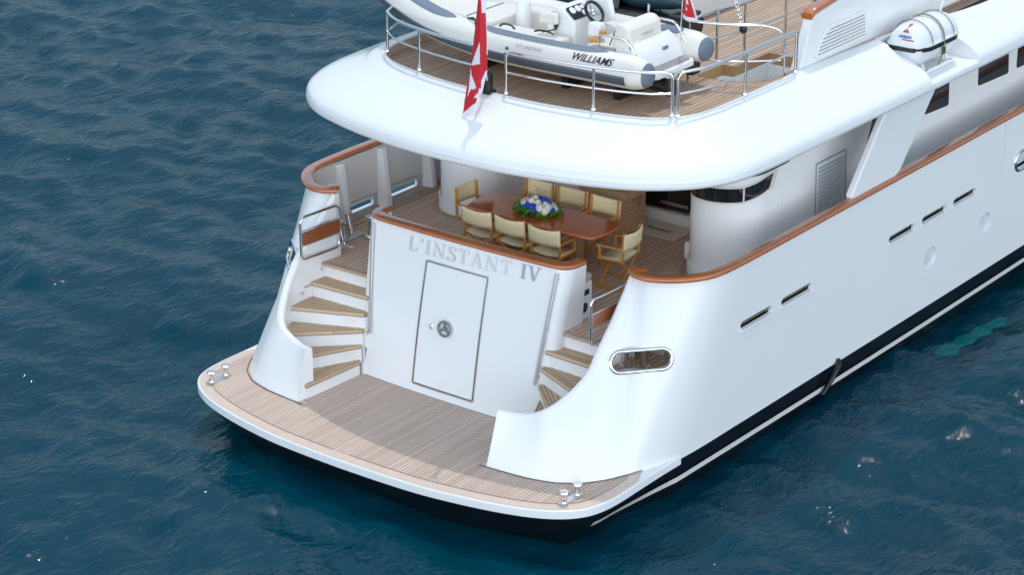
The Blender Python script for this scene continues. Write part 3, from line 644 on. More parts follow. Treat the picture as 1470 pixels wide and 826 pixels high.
# ---- house (lower)
NR, NCX, NCY = .58, 2.33, 4.15
def house_path(off=0, y1=24, a0=180):
    r = NR + off; P_ = [(NCX + r * math.cos(a), NCY + r * math.sin(a)) for a in np.linspace(R(180), R(360), 22)]
    return P_, r
for sx in (1, -1):
    P_, r = house_path(); pl = [(NCX - r, 5.34)] + P_ + [(NCX + r, 24), (NCX + r - .08, 24)] + [(NCX + (r - .08) * math.cos(a), NCY + (r - .08) * math.sin(a)) for a in np.linspace(R(360), R(180), 22)] + [(NCX - r + .08, 5.34)]
    n = len(pl); hb = MB(); hb.grid([[(sx * x, y, z) for x, y in pl] for z in (ZD, 2.6, 3.2, 3.9, 4.31)], cv=True)
    hb.build('house_wall', WHITE, Yt, smooth=30)
    P2, r2 = house_path(.02); pk = [(NCX - r2, 5.3)] + P2 + [(NCX + r2, 9)]
    MB().sweep([(sx * x, y, ZD) for x, y in pk], [(-.018, 0), (.018, 0), (.018, .20), (0, .225), (-.018, .22)]).build('wall_plinth', WHITE, Yt, smooth=40)
    MB().sweep([(sx * x, y, ZD + .004) for x, y in ([(NCX - r2 - .06, 5.3)] + [(NCX + (r2 + .06) * math.cos(a), NCY + (r2 + .06) * math.sin(a)) for a in np.linspace(R(180), R(360), 22)] + [(NCX + r2 + .06, 9)])], [(-.06, 0), (.06, 0), (.06, .004), (-.06, .004)]).build('wall_margin', TEAK_MD, Yt, smooth=0)
    # wrap-round windows
    def band(zf, a0, a1, yend, slant, off, mat, name):
        pts = [(NCX + (NR + off) * math.cos(a), NCY + (NR + off) * math.sin(a), math.degrees(a)) for a in np.linspace(R(a0), R(a1), 24)]
        low, up_ = [], []
        for x, y, d in pts: l, h = zf(d); low.append((sx * x, y, l)); up_.append((sx * x, y, h))
        if yend: l, h = zf(360 + 60 * (yend - NCY)); low.append((sx * (NCX + NR + off), yend, l)); up_.append((sx * (NCX + NR + off), yend + slant, h))
        return MB().grid([low, up_]).build(name, mat, Yt, smooth=40)
    zl = lambda d: float(np.interp(d, [200, 318, 372], [3.20, 3.255, 3.385]))
    band(lambda d: (zl(d) - .035, zl(d) + .245), 205, 360, 4.36, .12, .004, PANEL, 'window_frame')
    band(lambda d: (zl(d), zl(d) + .205), 208, 318, None, 0, .010, GLASS, 'nose_window')
    band(lambda d: (zl(d), zl(d) + .205), 321, 360, 4.22, .11, .010, GLASS, 'nose_window')
    band(lambda d: (3.62, 3.69) , 300, 360, 4.75, .10, .006, HOLE, 'wall_slot')
    # panel seam
    MB().box((sx * 2.913, 4.62, 2.6), (.006, .010, 1.1)).build('panel_seam', GREYV, Yt, smooth=0)
    # louvred door
    lv = MB().extr([(sx * 2.905, 5.63, 2.42), (sx * 2.905, 6.47, 2.40), (sx * 2.905, 6.40, 3.34), (sx * 2.905, 5.57, 3.34)], (sx * .012, 0, 0)).build('louvre_door', WHITE2, Yt, smooth=0)
    sl_ = MB()
    for k in range(15):
        z = 2.46 + k * .058; y0 = 5.66 - .05 * (k / 15); sl_.box((sx * 2.925, (y0 + 6.41 - .05 * k / 15) / 2, z), (.025, .74, .02), ax=np.array([[math.cos(.6), 0, sx * math.sin(.6)], [0, 1, 0], [-sx * math.sin(.6), 0, math.cos(.6)]]))
    sl_.build('louvre_slats', PM('slat_grey', (.44, .48, .52), .4), lv, smooth=0)
    fr_ = MB()
    for a, b in (((5.60, 2.41), (6.49, 2.39)), ((6.49, 2.39), (6.42, 3.36)), ((6.42, 3.36), (5.55, 3.36)), ((5.55, 3.36), (5.60, 2.41))): fr_.bar((sx * 2.916, *a), (sx * 2.916, *b), .014, .02)
    fr_.build('louvre_frame', PM('frame_grey', (.30, .34, .38), .4), lv, smooth=0)
    # side windows
    for poly in ([(8.86, 3.24), (9.76, 3.19), (9.72, 3.70), (9.10, 3.74)], [(10.72, 3.26), (11.90, 3.21), (11.84, 3.66), (10.70, 3.70)], [(12.14, 3.22), (13.4, 3.2), (13.4, 3.66), (12.14, 3.66)], [(14.2, 3.2), (15.5, 3.2), (15.5, 3.66), (14.2, 3.66)]):
        pr = [(a, b) for a, b in fillet([np.array(q_) for q_ in poly], .09, 4, closed=True)]; pin = inset(pr, .025)
        fo = MB().extr([(sx * 2.905, a, b) for a, b in pr], (sx * .012, 0, 0)).build('side_window', WHITE2, Yt, smooth=0)
        MB().extr([(sx * 2.905, a, b) for a, b in pin], (sx * .017, 0, 0)).build('pane', GLASS, fo, smooth=0)
    pr = [(a, b) for a, b in fillet([np.array(q_) for q_ in [(6.98, 3.15), (7.16, 3.13), (7.42, 3.75), (7.24, 3.75)]], .06, 4, closed=True)]
    fo = MB().extr([(sx * 2.905, a, b) for a, b in pr], (sx * .012, 0, 0)).build('side_window', WHITE2, Yt, smooth=0)
    MB().extr([(sx * 2.905, a, b) for a, b in inset(pr, .02)], (sx * .017, 0, 0)).build('pane', GLASS, fo, smooth=0)
    # fashion plate from cap rail to overhang
    pp = fillet([np.array(q_) for q_ in [(5.25, 3.03), (6.72, 3.03), (7.95, 4.32), (6.33, 4.32)]], .14, 5, closed=True)
    MB().extr([(sx * 3.56, a, b) for a, b in pp], (sx * .11, 0, 0)).build('fashion_plate', WHITE, Yt, smooth=0, bevel=.03, segs=3)
# saloon bulkhead
bk = MB(); bk.box((0, 5.42, 3.15), (3.56, .2, 2.36)); bk.build('saloon_bulkhead', WHITE, Yt, smooth=0)
MB().box((.08, 5.30, 2.06), (1.9, .06, .17)).build('door_sill', WHITE, Yt, smooth=0, bevel=.012)
dd = MB().extr([(a, 5.316, b) for a, b in [(x + .14, z + 3.12) for x, z in rrect(1.62, 1.92, .09, 4)]], (0, -.014, 0)).build('saloon_door', STEEL, Yt, smooth=0)
MB().extr([(a, 5.303, b) for a, b in [(x + .14, z + 3.12) for x, z in rrect(1.55, 1.85, .07, 4)]], (0, -.006, 0)).build('pane', GLASS, dd, smooth=0)
MB().box((.62, 5.29, 2.30), (.5, .02, .05)).build('door_rail', BRUSH, dd, smooth=0)
for x in (-1.22, -.78): MB().box((x, 5.318, 3.1), (.008, .006, 2.2)).build('panel_seam', GREYV, Yt, smooth=0)
sp2 = MB().box((1.70, 4.05, ZD + .22), (.10, .12, .26)).build('deck_box', WHITE2, Yt, smooth=0, bevel=.02)
# ---- brow / overhang
Lc = [(0,.34),(.8,.38),(1.6,.51),(2.3,.70),(2.8,.91),(3.2,1.20),(3.5,1.54),(3.70,1.97),(3.79,2.5),(3.82,3.3),(3.83,4.5),(3.85,6.0),(3.87,7.22)]
Kc = [(0,1.66),(.7,1.67),(1.35,1.76),(1.95,1.90),(2.3,2.05),(2.53,2.25),(2.68,2.52),(2.75,2.88),(2.77,3.3),(2.77,4.1),(2.77,5.1),(2.80,6.2),(2.86,7.22)]
Ls_ = np.array(catmull(Lc, 5)); Ks_ = np.array(catmull(Kc, 5))
SEC = [(.55, 4.305), (.16, 4.29), (.06, 4.235), (.022, 4.24), (.004, 4.265), (0, 4.295), (.004, 4.320), (.018, 4.326), (.018, 4.334), (.004, 4.341), (.012, 4.39), (.035, 4.44), (.09, 4.50), (.16, 4.55), (.25, 4.60), (.38, 4.655), (.5, 4.70), (.68, 4.772), (.74, 4.80), (.765, 4.835), (.80, 4.85), (.90, 4.872), (.97, 4.885), (.995, 4.875), (1.0, 4.85), (1.0, 4.72)]
def brow_sec(l, k, sec=SEC): return [(l[0] + (k[0] - l[0]) * t, l[1] + (k[1] - l[1]) * t, z) for t, z in sec]
Gb = [brow_sec(Ls_[i], Ks_[i]) for i in range(len(Ls_))]
Gm = [[(-x, y, z) for x, y, z in s_] for s_ in reversed(Gb[1:])] + Gb
bw = MB().grid(Gm)
# beyond the raft recess
Lf = [(3.88, 8.72), (3.88, 10), (3.86, 13), (3.8, 17), (3.6, 22)]; Kf = [(2.95, 8.72), (3.18, 10), (3.25, 13), (3.2, 17), (3.0, 22)]
Gf = np.array([brow_sec(a, b) for a, b in zip(catmull(Lf, 4), catmull(Kf, 4))])
for sx in (1, -1): bw.grid(Gf * np.array((sx, 1, 1)))
bw.build('brow', WHITE, Yt, smooth=45)
for sx in (1, -1):
    pkS = [(.55, 4.305), (.16, 4.29), (.06, 4.235), (.022, 4.24), (.004, 4.265), (0, 4.295), (.004, 4.320), (.018, 4.326), (.018, 4.334), (.004, 4.341), (.014, 4.365), (.035, 4.38), (.10, 4.39), (.9, 4.40), (.93, 4.42), (.94, 4.88), (1.0, 4.885), (1.0, 4.72)]
    A = brow_sec((3.87, 7.22), (2.86, 7.22), pkS); Bq = brow_sec((3.88, 8.72), (2.95, 8.72), pkS)
    rc = MB().grid(np.array([A, Bq]) * np.array((sx, 1, 1)))
    for l, k in (((3.87, 7.222), (2.86, 7.222)), ((3.88, 8.718), (2.95, 8.718))):
        S_ = brow_sec(l, k, SEC[9:]); S_ = S_ + [(k[0], k[1], 4.38), (l[0], l[1], 4.28)]
        rc.add([(sx * x, y, z) for x, y, z in S_], [tuple(range(len(S_)))])
    rc.build('raft_recess', WHITE, Yt, smooth=35)
# ceiling and upper deck
ceil = [(x * .97, y + .35) for x, y in [tuple(a) for a in Ls_]] + [(3.4, 22), (-3.4, 22)] + [(-x * .97, y + .35) for x, y in reversed([tuple(a) for a in Ls_][1:])]
flat('ceiling', ceil, 4.305, WHITE2, Yt)
ud = [tuple(a) for a in Ks_] + [(2.9, 22), (-2.9, 22)] + [tuple((-a[0], a[1])) for a in reversed(Ks_[1:])]
well = [(1.52, 4.40), (1.53, 5.10), (1.74, 5.12), (1.74, 6.03), (2.50, 6.03), (2.50, 4.85), (2.33, 4.60), (1.95, 4.42)]
ZU = 4.745
flat('upper_deck', ud, ZU, TEAK_U, Yt, holes=[well])
wl = MB(); wl.grid([[(x, y, ZU + .006) for x, y in well], [(x, y, ZU - .16) for x, y in well]], cv=True); wl.build('companionway_trim', TEAK_W, Yt, smooth=0)
wl = MB(); wl.grid([[(x, y, ZU - .16) for x, y in well], [(x, y, ZU - .41) for x, y in well]], cv=True); wl.add([(x, y, ZU - .41) for x, y in well], [tuple(range(len(well)))]); wl.build('companionway_well', WHITE2, Yt, smooth=0)
MB().box((2.22, 5.30, ZU - .26), (.46, .34, .05)).build('companionway_step', TEAK_W, Yt, smooth=0, bevel=.008)
kb = MB(); KK = inset([tuple(a) for a in Ks_] + [tuple((-a[0], a[1])) for a in reversed(Ks_[1:])], .0)
kk = [(-a[0], a[1], ZU) for a in reversed(Ks_[1:])] + [(a[0], a[1], ZU) for a in Ks_]
MB().sweep(kk, [(-.014, 0), (-.010, 0), (-.010, .125), (-.014, .125)]).build('kick_board', BEIGE, Yt, smooth=0)
for y in (2.9, 3.5): MB().ball((-2.745, y, ZU + .07), .02).build('kick_board_stud', BRUSH, Yt)
# upper fashion walls with louvres and mahogany cap
for sx in (1, -1):
    uw = MB().extr([(sx * 2.62, a, b) for a, b in [(5.16, 4.84), (18, 4.84), (18, 6.1), (8.5, 5.95), (6.0, 5.66), (5.50, 5.60)]], (sx * .15, 0, 0)).build('upper_wall', WHITE, Yt, smooth=0, bevel=.012)
    cpw = catmull([(sx * 2.69, 5.46, 5.60), (sx * 2.69, 5.62, 5.67), (sx * 2.69, 6.0, 5.71), (sx * 2.69, 8.5, 6.0), (sx * 2.69, 18, 6.14)], 5)
    MB().sweep(cpw, [(a, b) for a, b in rrect(.20, .09, .04, 4)]).build('cap_rail', MAHO, Yt, smooth=50)
    LP = fillet([np.array(q_) for q_ in [(5.58, 4.93), (7.12, 4.93), (7.05, 5.37), (6.02, 5.37), (5.72, 5.22)]], .10, 4, closed=True)
    gl = MB().extr([(sx * 2.772, a, b) for a, b in LP], (sx * .016, 0, 0)).build('louvre_grille', WHITE2, Yt, smooth=0, bevel=.008)
    LI = inset([tuple(q_) for q_ in LP], .05); dk_ = MB(); sl_ = MB()
    for k in range(7):
        z = 4.99 + k * .052; ys_ = []
        n = len(LI)
        for i in range(n):
            (y0, z0), (y1, z1) = LI[i], LI[(i + 1) % n]
            if (z0 - z) * (z1 - z) < 0: ys_.append(y0 + (y1 - y0) * (z - z0) / (z1 - z0))
        if len(ys_) >= 2: dk_.box((sx * 2.789, (min(ys_) + max(ys_)) / 2, z), (.004, max(ys_) - min(ys_), .014)); sl_.box((sx * 2.795, (min(ys_) + max(ys_)) / 2, z + .018), (.018, max(ys_) - min(ys_), .012))
    dk_.build('grille_gaps', HOLE, gl, smooth=0); sl_.build('grille_slats', WHITE2, gl, smooth=0)
slt = MB().lathe([(.06, 0), (.06, .12), (.11, .14), (.13, .22), (.12, .36), (.06, .40)], (2.52, 6.15, 5.42), 18).build('searchlight', STEEL, Yt)
# ---- guard rails on the brow
def rail(pts, posts, name='guard_rail', h=.60, mid=.30, ends=(True, True), zb=4.89):
    """pts: base line; rail top follows it; posts at given parameters"""
    P_ = [np.array((x, y, zb)) for x, y in pts]; g = None; top_ = [p_ + np.array((0, 0, h)) for p_ in P_]; md_ = [p_ + np.array((0, 0, mid)) for p_ in P_]
    tp = ([P_[0]] if ends[0] else []) + top_ + ([P_[-1]] if ends[1] else [])
    tp = fillet([tp[0]] + tp[1:-1] + [tp[-1]], .10, 5)
    g = MB().tube(tp, .024, 10).build(name, STEEL, Yt, smooth=60)
    MB().tube(md_, .016, 8).build('mid_rail', STEEL, g, smooth=60)
    for (x, y) in posts:
        MB().tube([(x, y, zb - .01), (x, y, zb + h)], .021, 10).lathe([(.04, 0), (.04, .03), (.024, .05)], (x, y, zb - .015), 12).build('rail_post', STEEL, g, smooth=60)
    return g
def kpt(x0, x1, n=10):
    xs = np.linspace(x0, x1, n); return [(x, float(np.interp(abs(x), [k[0] for k in Kc[:8]], [k[1] for k in Kc[:8]])) + .04) for x in xs]
rail(kpt(.10, 2.50, 12), [(.10, kpt(.10, .1, 1)[0][1]), (1.5, kpt(1.5, 1.5, 1)[0][1]), (2.50, kpt(2.5, 2.5, 1)[0][1])])
sp_s = [(2.57, 2.30), (2.70, 2.66), (2.77, 3.1), (2.78, 3.7), (2.78, 4.4), (2.78, 5.05)]
rail(sp_s, [(2.57, 2.30), (2.78, 3.68), (2.78, 5.05)])
pa = kpt(-.42, -2.38, 12)
rail(pa + [(-2.56, 2.30), (-2.70, 2.66), (-2.77, 3.1), (-2.78, 3.8), (-2.78, 5.05)], [(-.42, pa[0][1]), (-1.58, kpt(-1.58, -1.58, 1)[0][1]), (-2.56, 2.30), (-2.78, 3.68), (-2.78, 5.05)])
# rails round the companionway
def loose_rail(top_, mid_, posts, name='guard_rail'):
    g = MB().tube(fillet(top_, .16, 6), .022, 10).build(name, STEEL, Yt, smooth=60)
    MB().tube(catmull(mid_, 5), .015, 8).build('mid_rail', STEEL, g, smooth=60)
    for a, b in posts: MB().tube([a, b], .020, 10).build('rail_post', STEEL, g, smooth=60)
zt = ZU + .88
loose_rail([(1.53, 4.15, zt), (1.50, 4.6, zt), (1.52, 4.95, zt), (1.62, 5.5, zt), (1.66, 6.45, zt), (1.70, 6.55, zt - .1), (1.70, 6.55, ZU)],
           [(1.53, 4.15, zt - .42), (1.52, 4.9, zt - .42), (1.62, 5.5, zt - .42), (1.68, 6.5, zt - .42)],
           [((1.53, 4.15, ZU), (1.53, 4.15, zt)), ((1.52, 4.92, ZU), (1.52, 4.92, zt)), ((1.62, 5.52, ZU), (1.62, 5.52, zt))])
loose_rail([(1.53, 4.15, zt + .01), (1.85, 4.22, zt), (2.2, 4.38, zt), (2.52, 4.62, zt), (2.68, 4.85, zt - .12), (2.70, 4.9, ZU)],
           [(1.53, 4.15, zt - .52), (1.85, 4.22, zt - .54), (2.2, 4.38, zt - .54), (2.66, 4.82, zt - .54)],
           [((1.53, 4.15, ZU + .01), (1.53, 4.15, zt - .01))])
# flagstaff socket
sk = MB().box((-.16, 1.60, 4.895), (.20, .17, .04)).lathe([(.085, 0), (.085, .24), (.05, .28), (.045, .30)], (-.16, 1.60, 4.91), 16).build('flagstaff_socket', BLKP, Yt, smooth=40)
# tender chocks
for x in (-1.2, .35, 1.25): MB().prism([(x - .05, 2.75), (x + .05, 2.75), (x + .05, 3.75), (x - .05, 3.75)], ZU, ZU + .16).build('tender_chock', BLKP, Yt, smooth=0)
# sun lounge forward on the upper deck
sl_o = MB().prism([(-3, 6.7), (-.35, 6.7), (-.08, 6.95), (-.02, 12), (-3, 12)], ZU, ZU + .42).build('upper_lounge', WHITE2, Yt, smooth=0, bevel=.04)
MB().prism([(-3, 6.85), (-.45, 6.85), (-.22, 7.05), (-.18, 12), (-3, 12)], ZU + .42, ZU + .56).build('lounge_cushion', BEIGE, sl_o, smooth=0, bevel=.05)
# bollards on the swim platform corners
for sx in (1, -1):
    MB().box((sx * 3.17, -.93, .566), (.11, .44, .012)).build('bollard_plate', BRUSH, Yt, smooth=0, bevel=.004)
    for y in (-1.08, -.78): MB().lathe([(.05, 0), (.042, .02), (.036, .10), (.052, .135), (.068, .15), (.062, .168), (.01, .175)], (sx * 3.17, y, .565), 14).build('bollard', STEEL, Yt)
# ------------------------------------------------------------------ things on the yacht
# dining table
tb_ = thing('dining_table', 'long varnished mahogany dining table set for eight on the aft deck', 'table', (-.07, 2.82, ZD))
out = fillet([np.array(q_) for q_ in [(-1.15, -.39), (0, -.435), (1.15, -.39), (1.21, 0), (1.15, .39), (0, .435), (-1.15, .39), (-1.21, 0)]], .09, 4, closed=True)
MB().prism([tuple(q_) for q_ in out], .70, .745).build('tabletop', TABLEM, tb_, smooth=30, bevel=.018, segs=3)
for x in (-.62, .62):
    MB().box((x, 0, .36), (.16, .16, .66)).build('pedestal', TEAK_W, tb_, smooth=0, bevel=.015)
    MB().box((x, 0, .03), (.22, .62, .06)).build('foot', TEAK_W, tb_, smooth=0, bevel=.015)
MB().box((0, 0, .30), (1.1, .06, .10)).build('stretcher', TEAK_W, tb_, smooth=0, bevel=.01)
# director's chairs
def make_chair():
    c = thing('director_chair', '', 'chair', group="folding director's chairs round the dining table")
    W_ = .25
    for sx in (1, -1):
        MB().box((sx * W_, 0, .025), (.034, .46, .036)).build('foot_bar', CHAIRW, c, smooth=0, bevel=.006)
        MB().box((sx * W_, 0, .455), (.034, .44, .036)).build('seat_rail', CHAIRW, c, smooth=0, bevel=.006)
        MB().box((sx * W_, .005, .645), (.045, .46, .022)).build('armrest', CHAIRW, c, smooth=0, bevel=.006)
        MB().box((sx * W_, .18, .55), (.03, .036, .19)).build('arm_post', CHAIRW, c, smooth=0, bevel=.005)
        MB().bar((sx * W_, -.19, .44), (sx * W_, -.215, .885), .03, .036, up=(0, 1, 0)).build('back_post', CHAIRW, c, smooth=0, bevel=.005)
    for y, o_ in ((.17, .0), (-.17, .0)):
        MB().bar((-W_ + .01, y, .045), (W_ - .01, y, .44), .024, .034, up=(0, 1, 0)).build('leg', CHAIRW, c, smooth=0, bevel=.004)
        MB().bar((W_ - .01, y + .026, .045), (-W_ + .01, y + .026, .44), .024, .034, up=(0, 1, 0)).build('leg', CHAIRW, c, smooth=0, bevel=.004)
    G = [[(x, y, .478 - .035 * (1 - (x / W_) ** 2)) for x in np.linspace(-W_ - .015, W_ + .015, 9)] for y in (-.185, 0, .195)]
    s_ = MB().grid(G).build('seat', CANVAS, c, smooth=60); md = s_.modifiers.new('s', 'SOLIDIFY'); md.thickness = .008
    G = [[(x, -.222 - .022 * (z - .62) / .25 - .045 * (1 - (x / .28) ** 2), z - .022 * (1 - (x / .27) ** 2) * (1 if z > .75 else .3)) for x in np.linspace(-.278, .278, 11)] for z in (.625, .68, .74, .81, .885)]
    b_ = MB().grid(G).build('backrest', CANVAS, c, smooth=60); md = b_.modifiers.new('s', 'SOLIDIFY'); md.thickness = .012
    return c
CH = [(-.745, 2.33, 0, "cream canvas director's chair nearest the transom, at the port end of the near row"),
      (-.135, 2.33, -.02, "cream canvas director's chair in the middle of the near row by the transom"),
      (.49, 2.31, .03, "cream canvas director's chair at the starboard end of the near row by the transom"),
      (-.74, 3.42, PI, "cream canvas director's chair on the far side, behind the flowers at the port end"),
      (-.13, 3.42, PI + .03, "cream canvas director's chair in the middle of the far row, left of the wooden chest"),
      (.475, 3.40, PI - .02, "cream canvas director's chair on the far side in front of the wooden chest"),
      (1.33, 2.76, PI / 2 + .12, "cream canvas director's chair alone at the starboard table head, crossed legs in view"),
      (-1.31, 2.84, -PI / 2, "cream canvas director's chair alone at the port table head beside the white column")]
c0 = make_chair()
for i, (x, y, a, lb) in enumerate(CH):
    c = c0 if i == 0 else copy_tree(c0)
    c.location = (x, y, ZD + .004); c.rotation_euler = (0, 0, a); c['label'] = lb
# flowers
fl = thing('flower_arrangement', 'low arrangement of blue and white flowers over green leaves on the dining table', 'flowers', (-.17, 2.84, ZD + .746))
lf = MB()
for i in range(420):
    a = rng.rand() * 2 * PI; rr = .06 + .29 * math.sqrt(rng.rand()); x, y = rr * 1.15 * math.cos(a), rr * .85 * math.sin(a); z = .02 + .09 * rng.rand()
    s_ = .03 + .03 * rng.rand(); t = rng.rand() * 6.28; tilt = rng.randn() * .5; d = np.array((math.cos(t), math.sin(t), tilt)) * s_; e = np.array((-math.sin(t), math.cos(t), rng.randn() * .4)) * s_ * .45
    c = np.array((x, y, z)); lf.add([c - d, c + e, c + d, c - e], [(0, 1, 2, 3)])
lf.build('foliage', LEAFM, fl, smooth=0)
def blossom(mat, r):
    m_ = MB(); k = 40
    for i in range(k):
        z = 1 - 2 * (i + .5) / k; a = i * 2.399; q = np.array((math.sqrt(1 - z * z) * math.cos(a), math.sqrt(1 - z * z) * math.sin(a), z)); u_ = np.cross(q, (0, 0, 1) if abs(z) < .9 else (1, 0, 0)); u_ /= np.linalg.norm(u_); v_ = np.cross(q, u_)
        s_ = r * .34; m_.add([q * r * .93 - u_ * s_, q * r * 1.06 + v_ * s_ * .8, q * r * .93 + u_ * s_, q * r * 1.02 - v_ * s_ * .8], [(0, 1, 2, 3)])
    m_.ball((0, 0, 0), r * .9, n=10)
    return m_.build('blossom', mat, fl, smooth=0)
bw0 = blossom(WHITEF, .06); bb0 = blossom(BLUEF, .058); pos = []
for i in range(400):
    if len(pos) >= 42: break
    a = rng.rand() * 2 * PI; rr = .27 * math.sqrt(rng.rand()); p_ = np.array((rr * 1.12 * math.cos(a), rr * .72 * math.sin(a), 0)); p_[2] = .20 - 1.5 * rr * rr - .02 * rng.rand()
    if all(np.linalg.norm(p_ - q_) > .068 for q_ in pos): pos.append(p_)
uw_, ub_ = False, False
for i, p_ in enumerate(pos):
    blue = (math.sin(p_[0] * 17 + 1.3) + math.sin(p_[1] * 23 + p_[0] * 9)) > .1
    src = bb0 if blue else bw0
    if blue and not ub_: o = bb0; ub_ = True
    elif not blue and not uw_: o = bw0; uw_ = True
    else: o = src.copy(); COL.objects.link(o); o.parent = fl
    o.location = p_; s_ = .75 + .45 * rng.rand(); o.scale = (s_, s_, s_)
tw = MB()
for k in range(4): tw.tube(catmull([(-.05, .05, .15), (-.08 + .05 * k, .07, .33), (-.12 + .06 * k, .05 + .02 * k, .38 - .03 * k)], 4), .003, 5)
tw.build('twig', INK, fl)
# chest
ch = thing('storage_chest', 'slatted teak storage chest with rope handles between the table and the saloon door', 'chest', (-.13, 4.72, ZD))
bd = MB(); bd.box((0, 0, .28), (.80, .52, .56))
for k in range(9): 
    z = .04 + k * .062; bd.box((0, 0, z), (.83, .55, .05))
bd.build('chest_body', WICK, ch, smooth=0, bevel=.006)
ld = MB(); ld.box((0, 0, .61), (.88, .60, .09))
for k in range(7): ld.box((0, -.24 + k * .08, .662), (.86, .068, .02))
ld.build('chest_lid', WICK, ch, smooth=0, bevel=.010)
for sx in (1, -1): MB().tube(catmull([(sx * .42, -.10, .50), (sx * .47, -.07, .55), (sx * .48, 0, .64 if sx < 0 else .42), (sx * .47, .07, .55), (sx * .42, .10, .50)], 5), .014, 8).build('rope_handle', PM('rope', (.30, .24, .18), .9), ch)
# mat
mt = MB().prism([(.10, 4.66), (1.03, 4.65), (1.02, 5.255), (.09, 5.26)], ZD + .006, ZD + .02).build('door_mat', MATM, smooth=0, bevel=.004)
tag(mt, 'beige door mat with dark lettering on the teak in front of the saloon door', 'mat')
text('mat_lettering', "L'instant", INK, lambda u_, v_: (.54 + u_, 4.89 + v_, ZD + .0225), mt, size=.2, shear=.35, width=.56, bold=.003)
# flagstaff and ensign
fs = tag(MB().tube([(-.165, 1.60, 4.98), (-.205, 1.44, 7.6)], .026, 10).ball((-.205, 1.44, 7.62), .05).build('flagstaff', STEEL, smooth=60), 'slim steel flagstaff leaning aft from the black socket on the brow', 'flagstaff')
cord = MB().tube(catmull([(-.13, 1.57, 5.0), (-.10, 1.52, 5.15), (-.16, 1.53, 5.35), (-.18, 1.50, 6.0)], 5), .008, 6).build('halyard', WHITE2, fs)
ek = [(1.0, 6.75, 1.40, -.22, -.17), (.92, 6.25, 1.38, -.15, .00), (.72, 5.70, 1.30, -.165, .10), (.55, 5.33, 1.22, -.155, .16), (.44, 5.05, 1.12, -.14, .15), (.38, 4.95, 1.06, -.13, .11), (.2, 4.82, 1.0, -.10, .12), (.05, 4.735, .95, -.105, .15)]
nv_, nu_ = 150, 64; zz = np.linspace(6.7, 4.735, nv_); ez = [e[1] for e in reversed(ek)]
Gfl = []; fm = []
for i, z in enumerate(zz):
    yb = np.interp(z, ez, [e[2] for e in reversed(ek)]); xl_ = np.interp(z, ez, [e[3] for e in reversed(ek)]); xr_ = np.interp(z, ez, [e[4] for e in reversed(ek)]); row = []
    for s_ in np.linspace(0, 1, nu_):
        fold = .10 * abs(s_ - .62) - .03 + .012 * math.sin(s_ * 7 + i * .03)
        row.append((xl_ + (xr_ - xl_) * s_, yb - .02 + fold, z - .09 * (s_ - .5) * (1 if z < 5.0 else 0) * -1))
    Gfl.append(row)
ef = MB().grid(Gfl); 
def tri(p_, a, b, c):
    s_ = lambda p1, p2, p3: (p1[0] - p3[0]) * (p2[1] - p3[1]) - (p2[0] - p3[0]) * (p1[1] - p3[1])
    d1, d2, d3 = s_(p_, a, b), s_(p_, b, c), s_(p_, c, a); return not ((min(d1, d2, d3) < 0) and (max(d1, d2, d3) > 0))
def flag_col(s_, z):
    if z < 4.78 + .10 * s_: return 1
    if 6.1 < z and s_ > .70: return 1
    if s_ > .93 and z > 5.55: return 1
    if 5.06 < z < 5.34 and s_ > .80 + .8 * abs(z - 5.20): return 1
    if s_ > .78 and z < 5.1 and z > 4.95: return 1
    P_ = (s_, z)
    if tri(P_, (.04, 5.36), (.58, 5.72), (.62, 5.42)): return 1
    if tri(P_, (.04, 5.30), (.64, 5.10), (.40, 5.06)) or tri(P_, (.04, 5.34), (.22, 4.98), (.40, 5.12)): return 1
    return 0
k = 0
for i in range(nv_ - 1):
    for j in range(nu_ - 1): ef.MI[k] = flag_col((j + .5) / nu_, (zz[i] + zz[i + 1]) / 2); k += 1
en = ef.build('ensign_flag', [RED, FLAGW], smooth=70); md = en.modifiers.new('s', 'SOLIDIFY'); md.thickness = .004
tag(en, 'large red ensign with white cross and border hanging limp over the brow', 'flag')
# life raft in its cradle
rf = thing('life_raft', 'white life raft canister with black seam strapped on its cradle in the brow recess', 'life raft', (3.31, 7.93, 4.40)); rf.scale = (.95, 1.09, .95)
def can(z0, z1, sgn, name):
    G = []
    for y, k in ((-.60, .0), (-.60, .45), (-.585, .72), (-.53, .88), (-.44, .97), (-.36, 1), (-.34, 1.02), (-.28, 1.02), (-.26, 1), (-.09, 1), (-.07, 1.025), (.07, 1.025), (.09, 1), (.26, 1), (.28, 1.02), (.34, 1.02), (.36, 1), (.44, .97), (.53, .88), (.585, .72), (.60, .45), (.60, .0)):
        G.append([(.325 * max(k, .02) ** .8 * math.cos(a), y, .43 + sgn * .02 + sgn * .33 * max(k, .02) * math.sin(a) ** .9) for a in np.linspace(0.0001, PI - .0001, 17)])
    return MB().grid(G).build(name, RAFTM, rf, smooth=40)
can(0, 0, 1, 'upper_shell'); can(0, 0, -1, 'lower_shell')
sm = fillet([np.array(q_) for q_ in [(-.30, -.62, .43), (.22, -.62, .43), (.37, -.42, .43), (.37, .42, .43), (.22, .62, .43), (-.30, .62, .43), (-.37, .42, .43), (-.37, -.42, .43)]], .10, 4, closed=True)
MB().prism([tuple(q_[:2]) for q_ in sm], .385, .455).build('seam_band', BLKP, rf, smooth=30)
MB().prism([tuple(np.array(q_[:2]) * .985) for q_ in sm], .455, .475).build('seam_flange', RAFTM, rf, smooth=30)
cr = MB()
for y in (-.34, .34):
    cr.bar((-.33, y, .03), (.33, y, .03), .05, .05)
    for x in (-.20, .20): cr.bar((x * 1.2, y, .03), (x, y, .13), .04, .04)
for x in (-.30, .30): cr.bar((x, -.40, .03), (x, .40, .03), .045, .05)
cr.build('cradle', WHITE2, rf, smooth=0, bevel=.005)
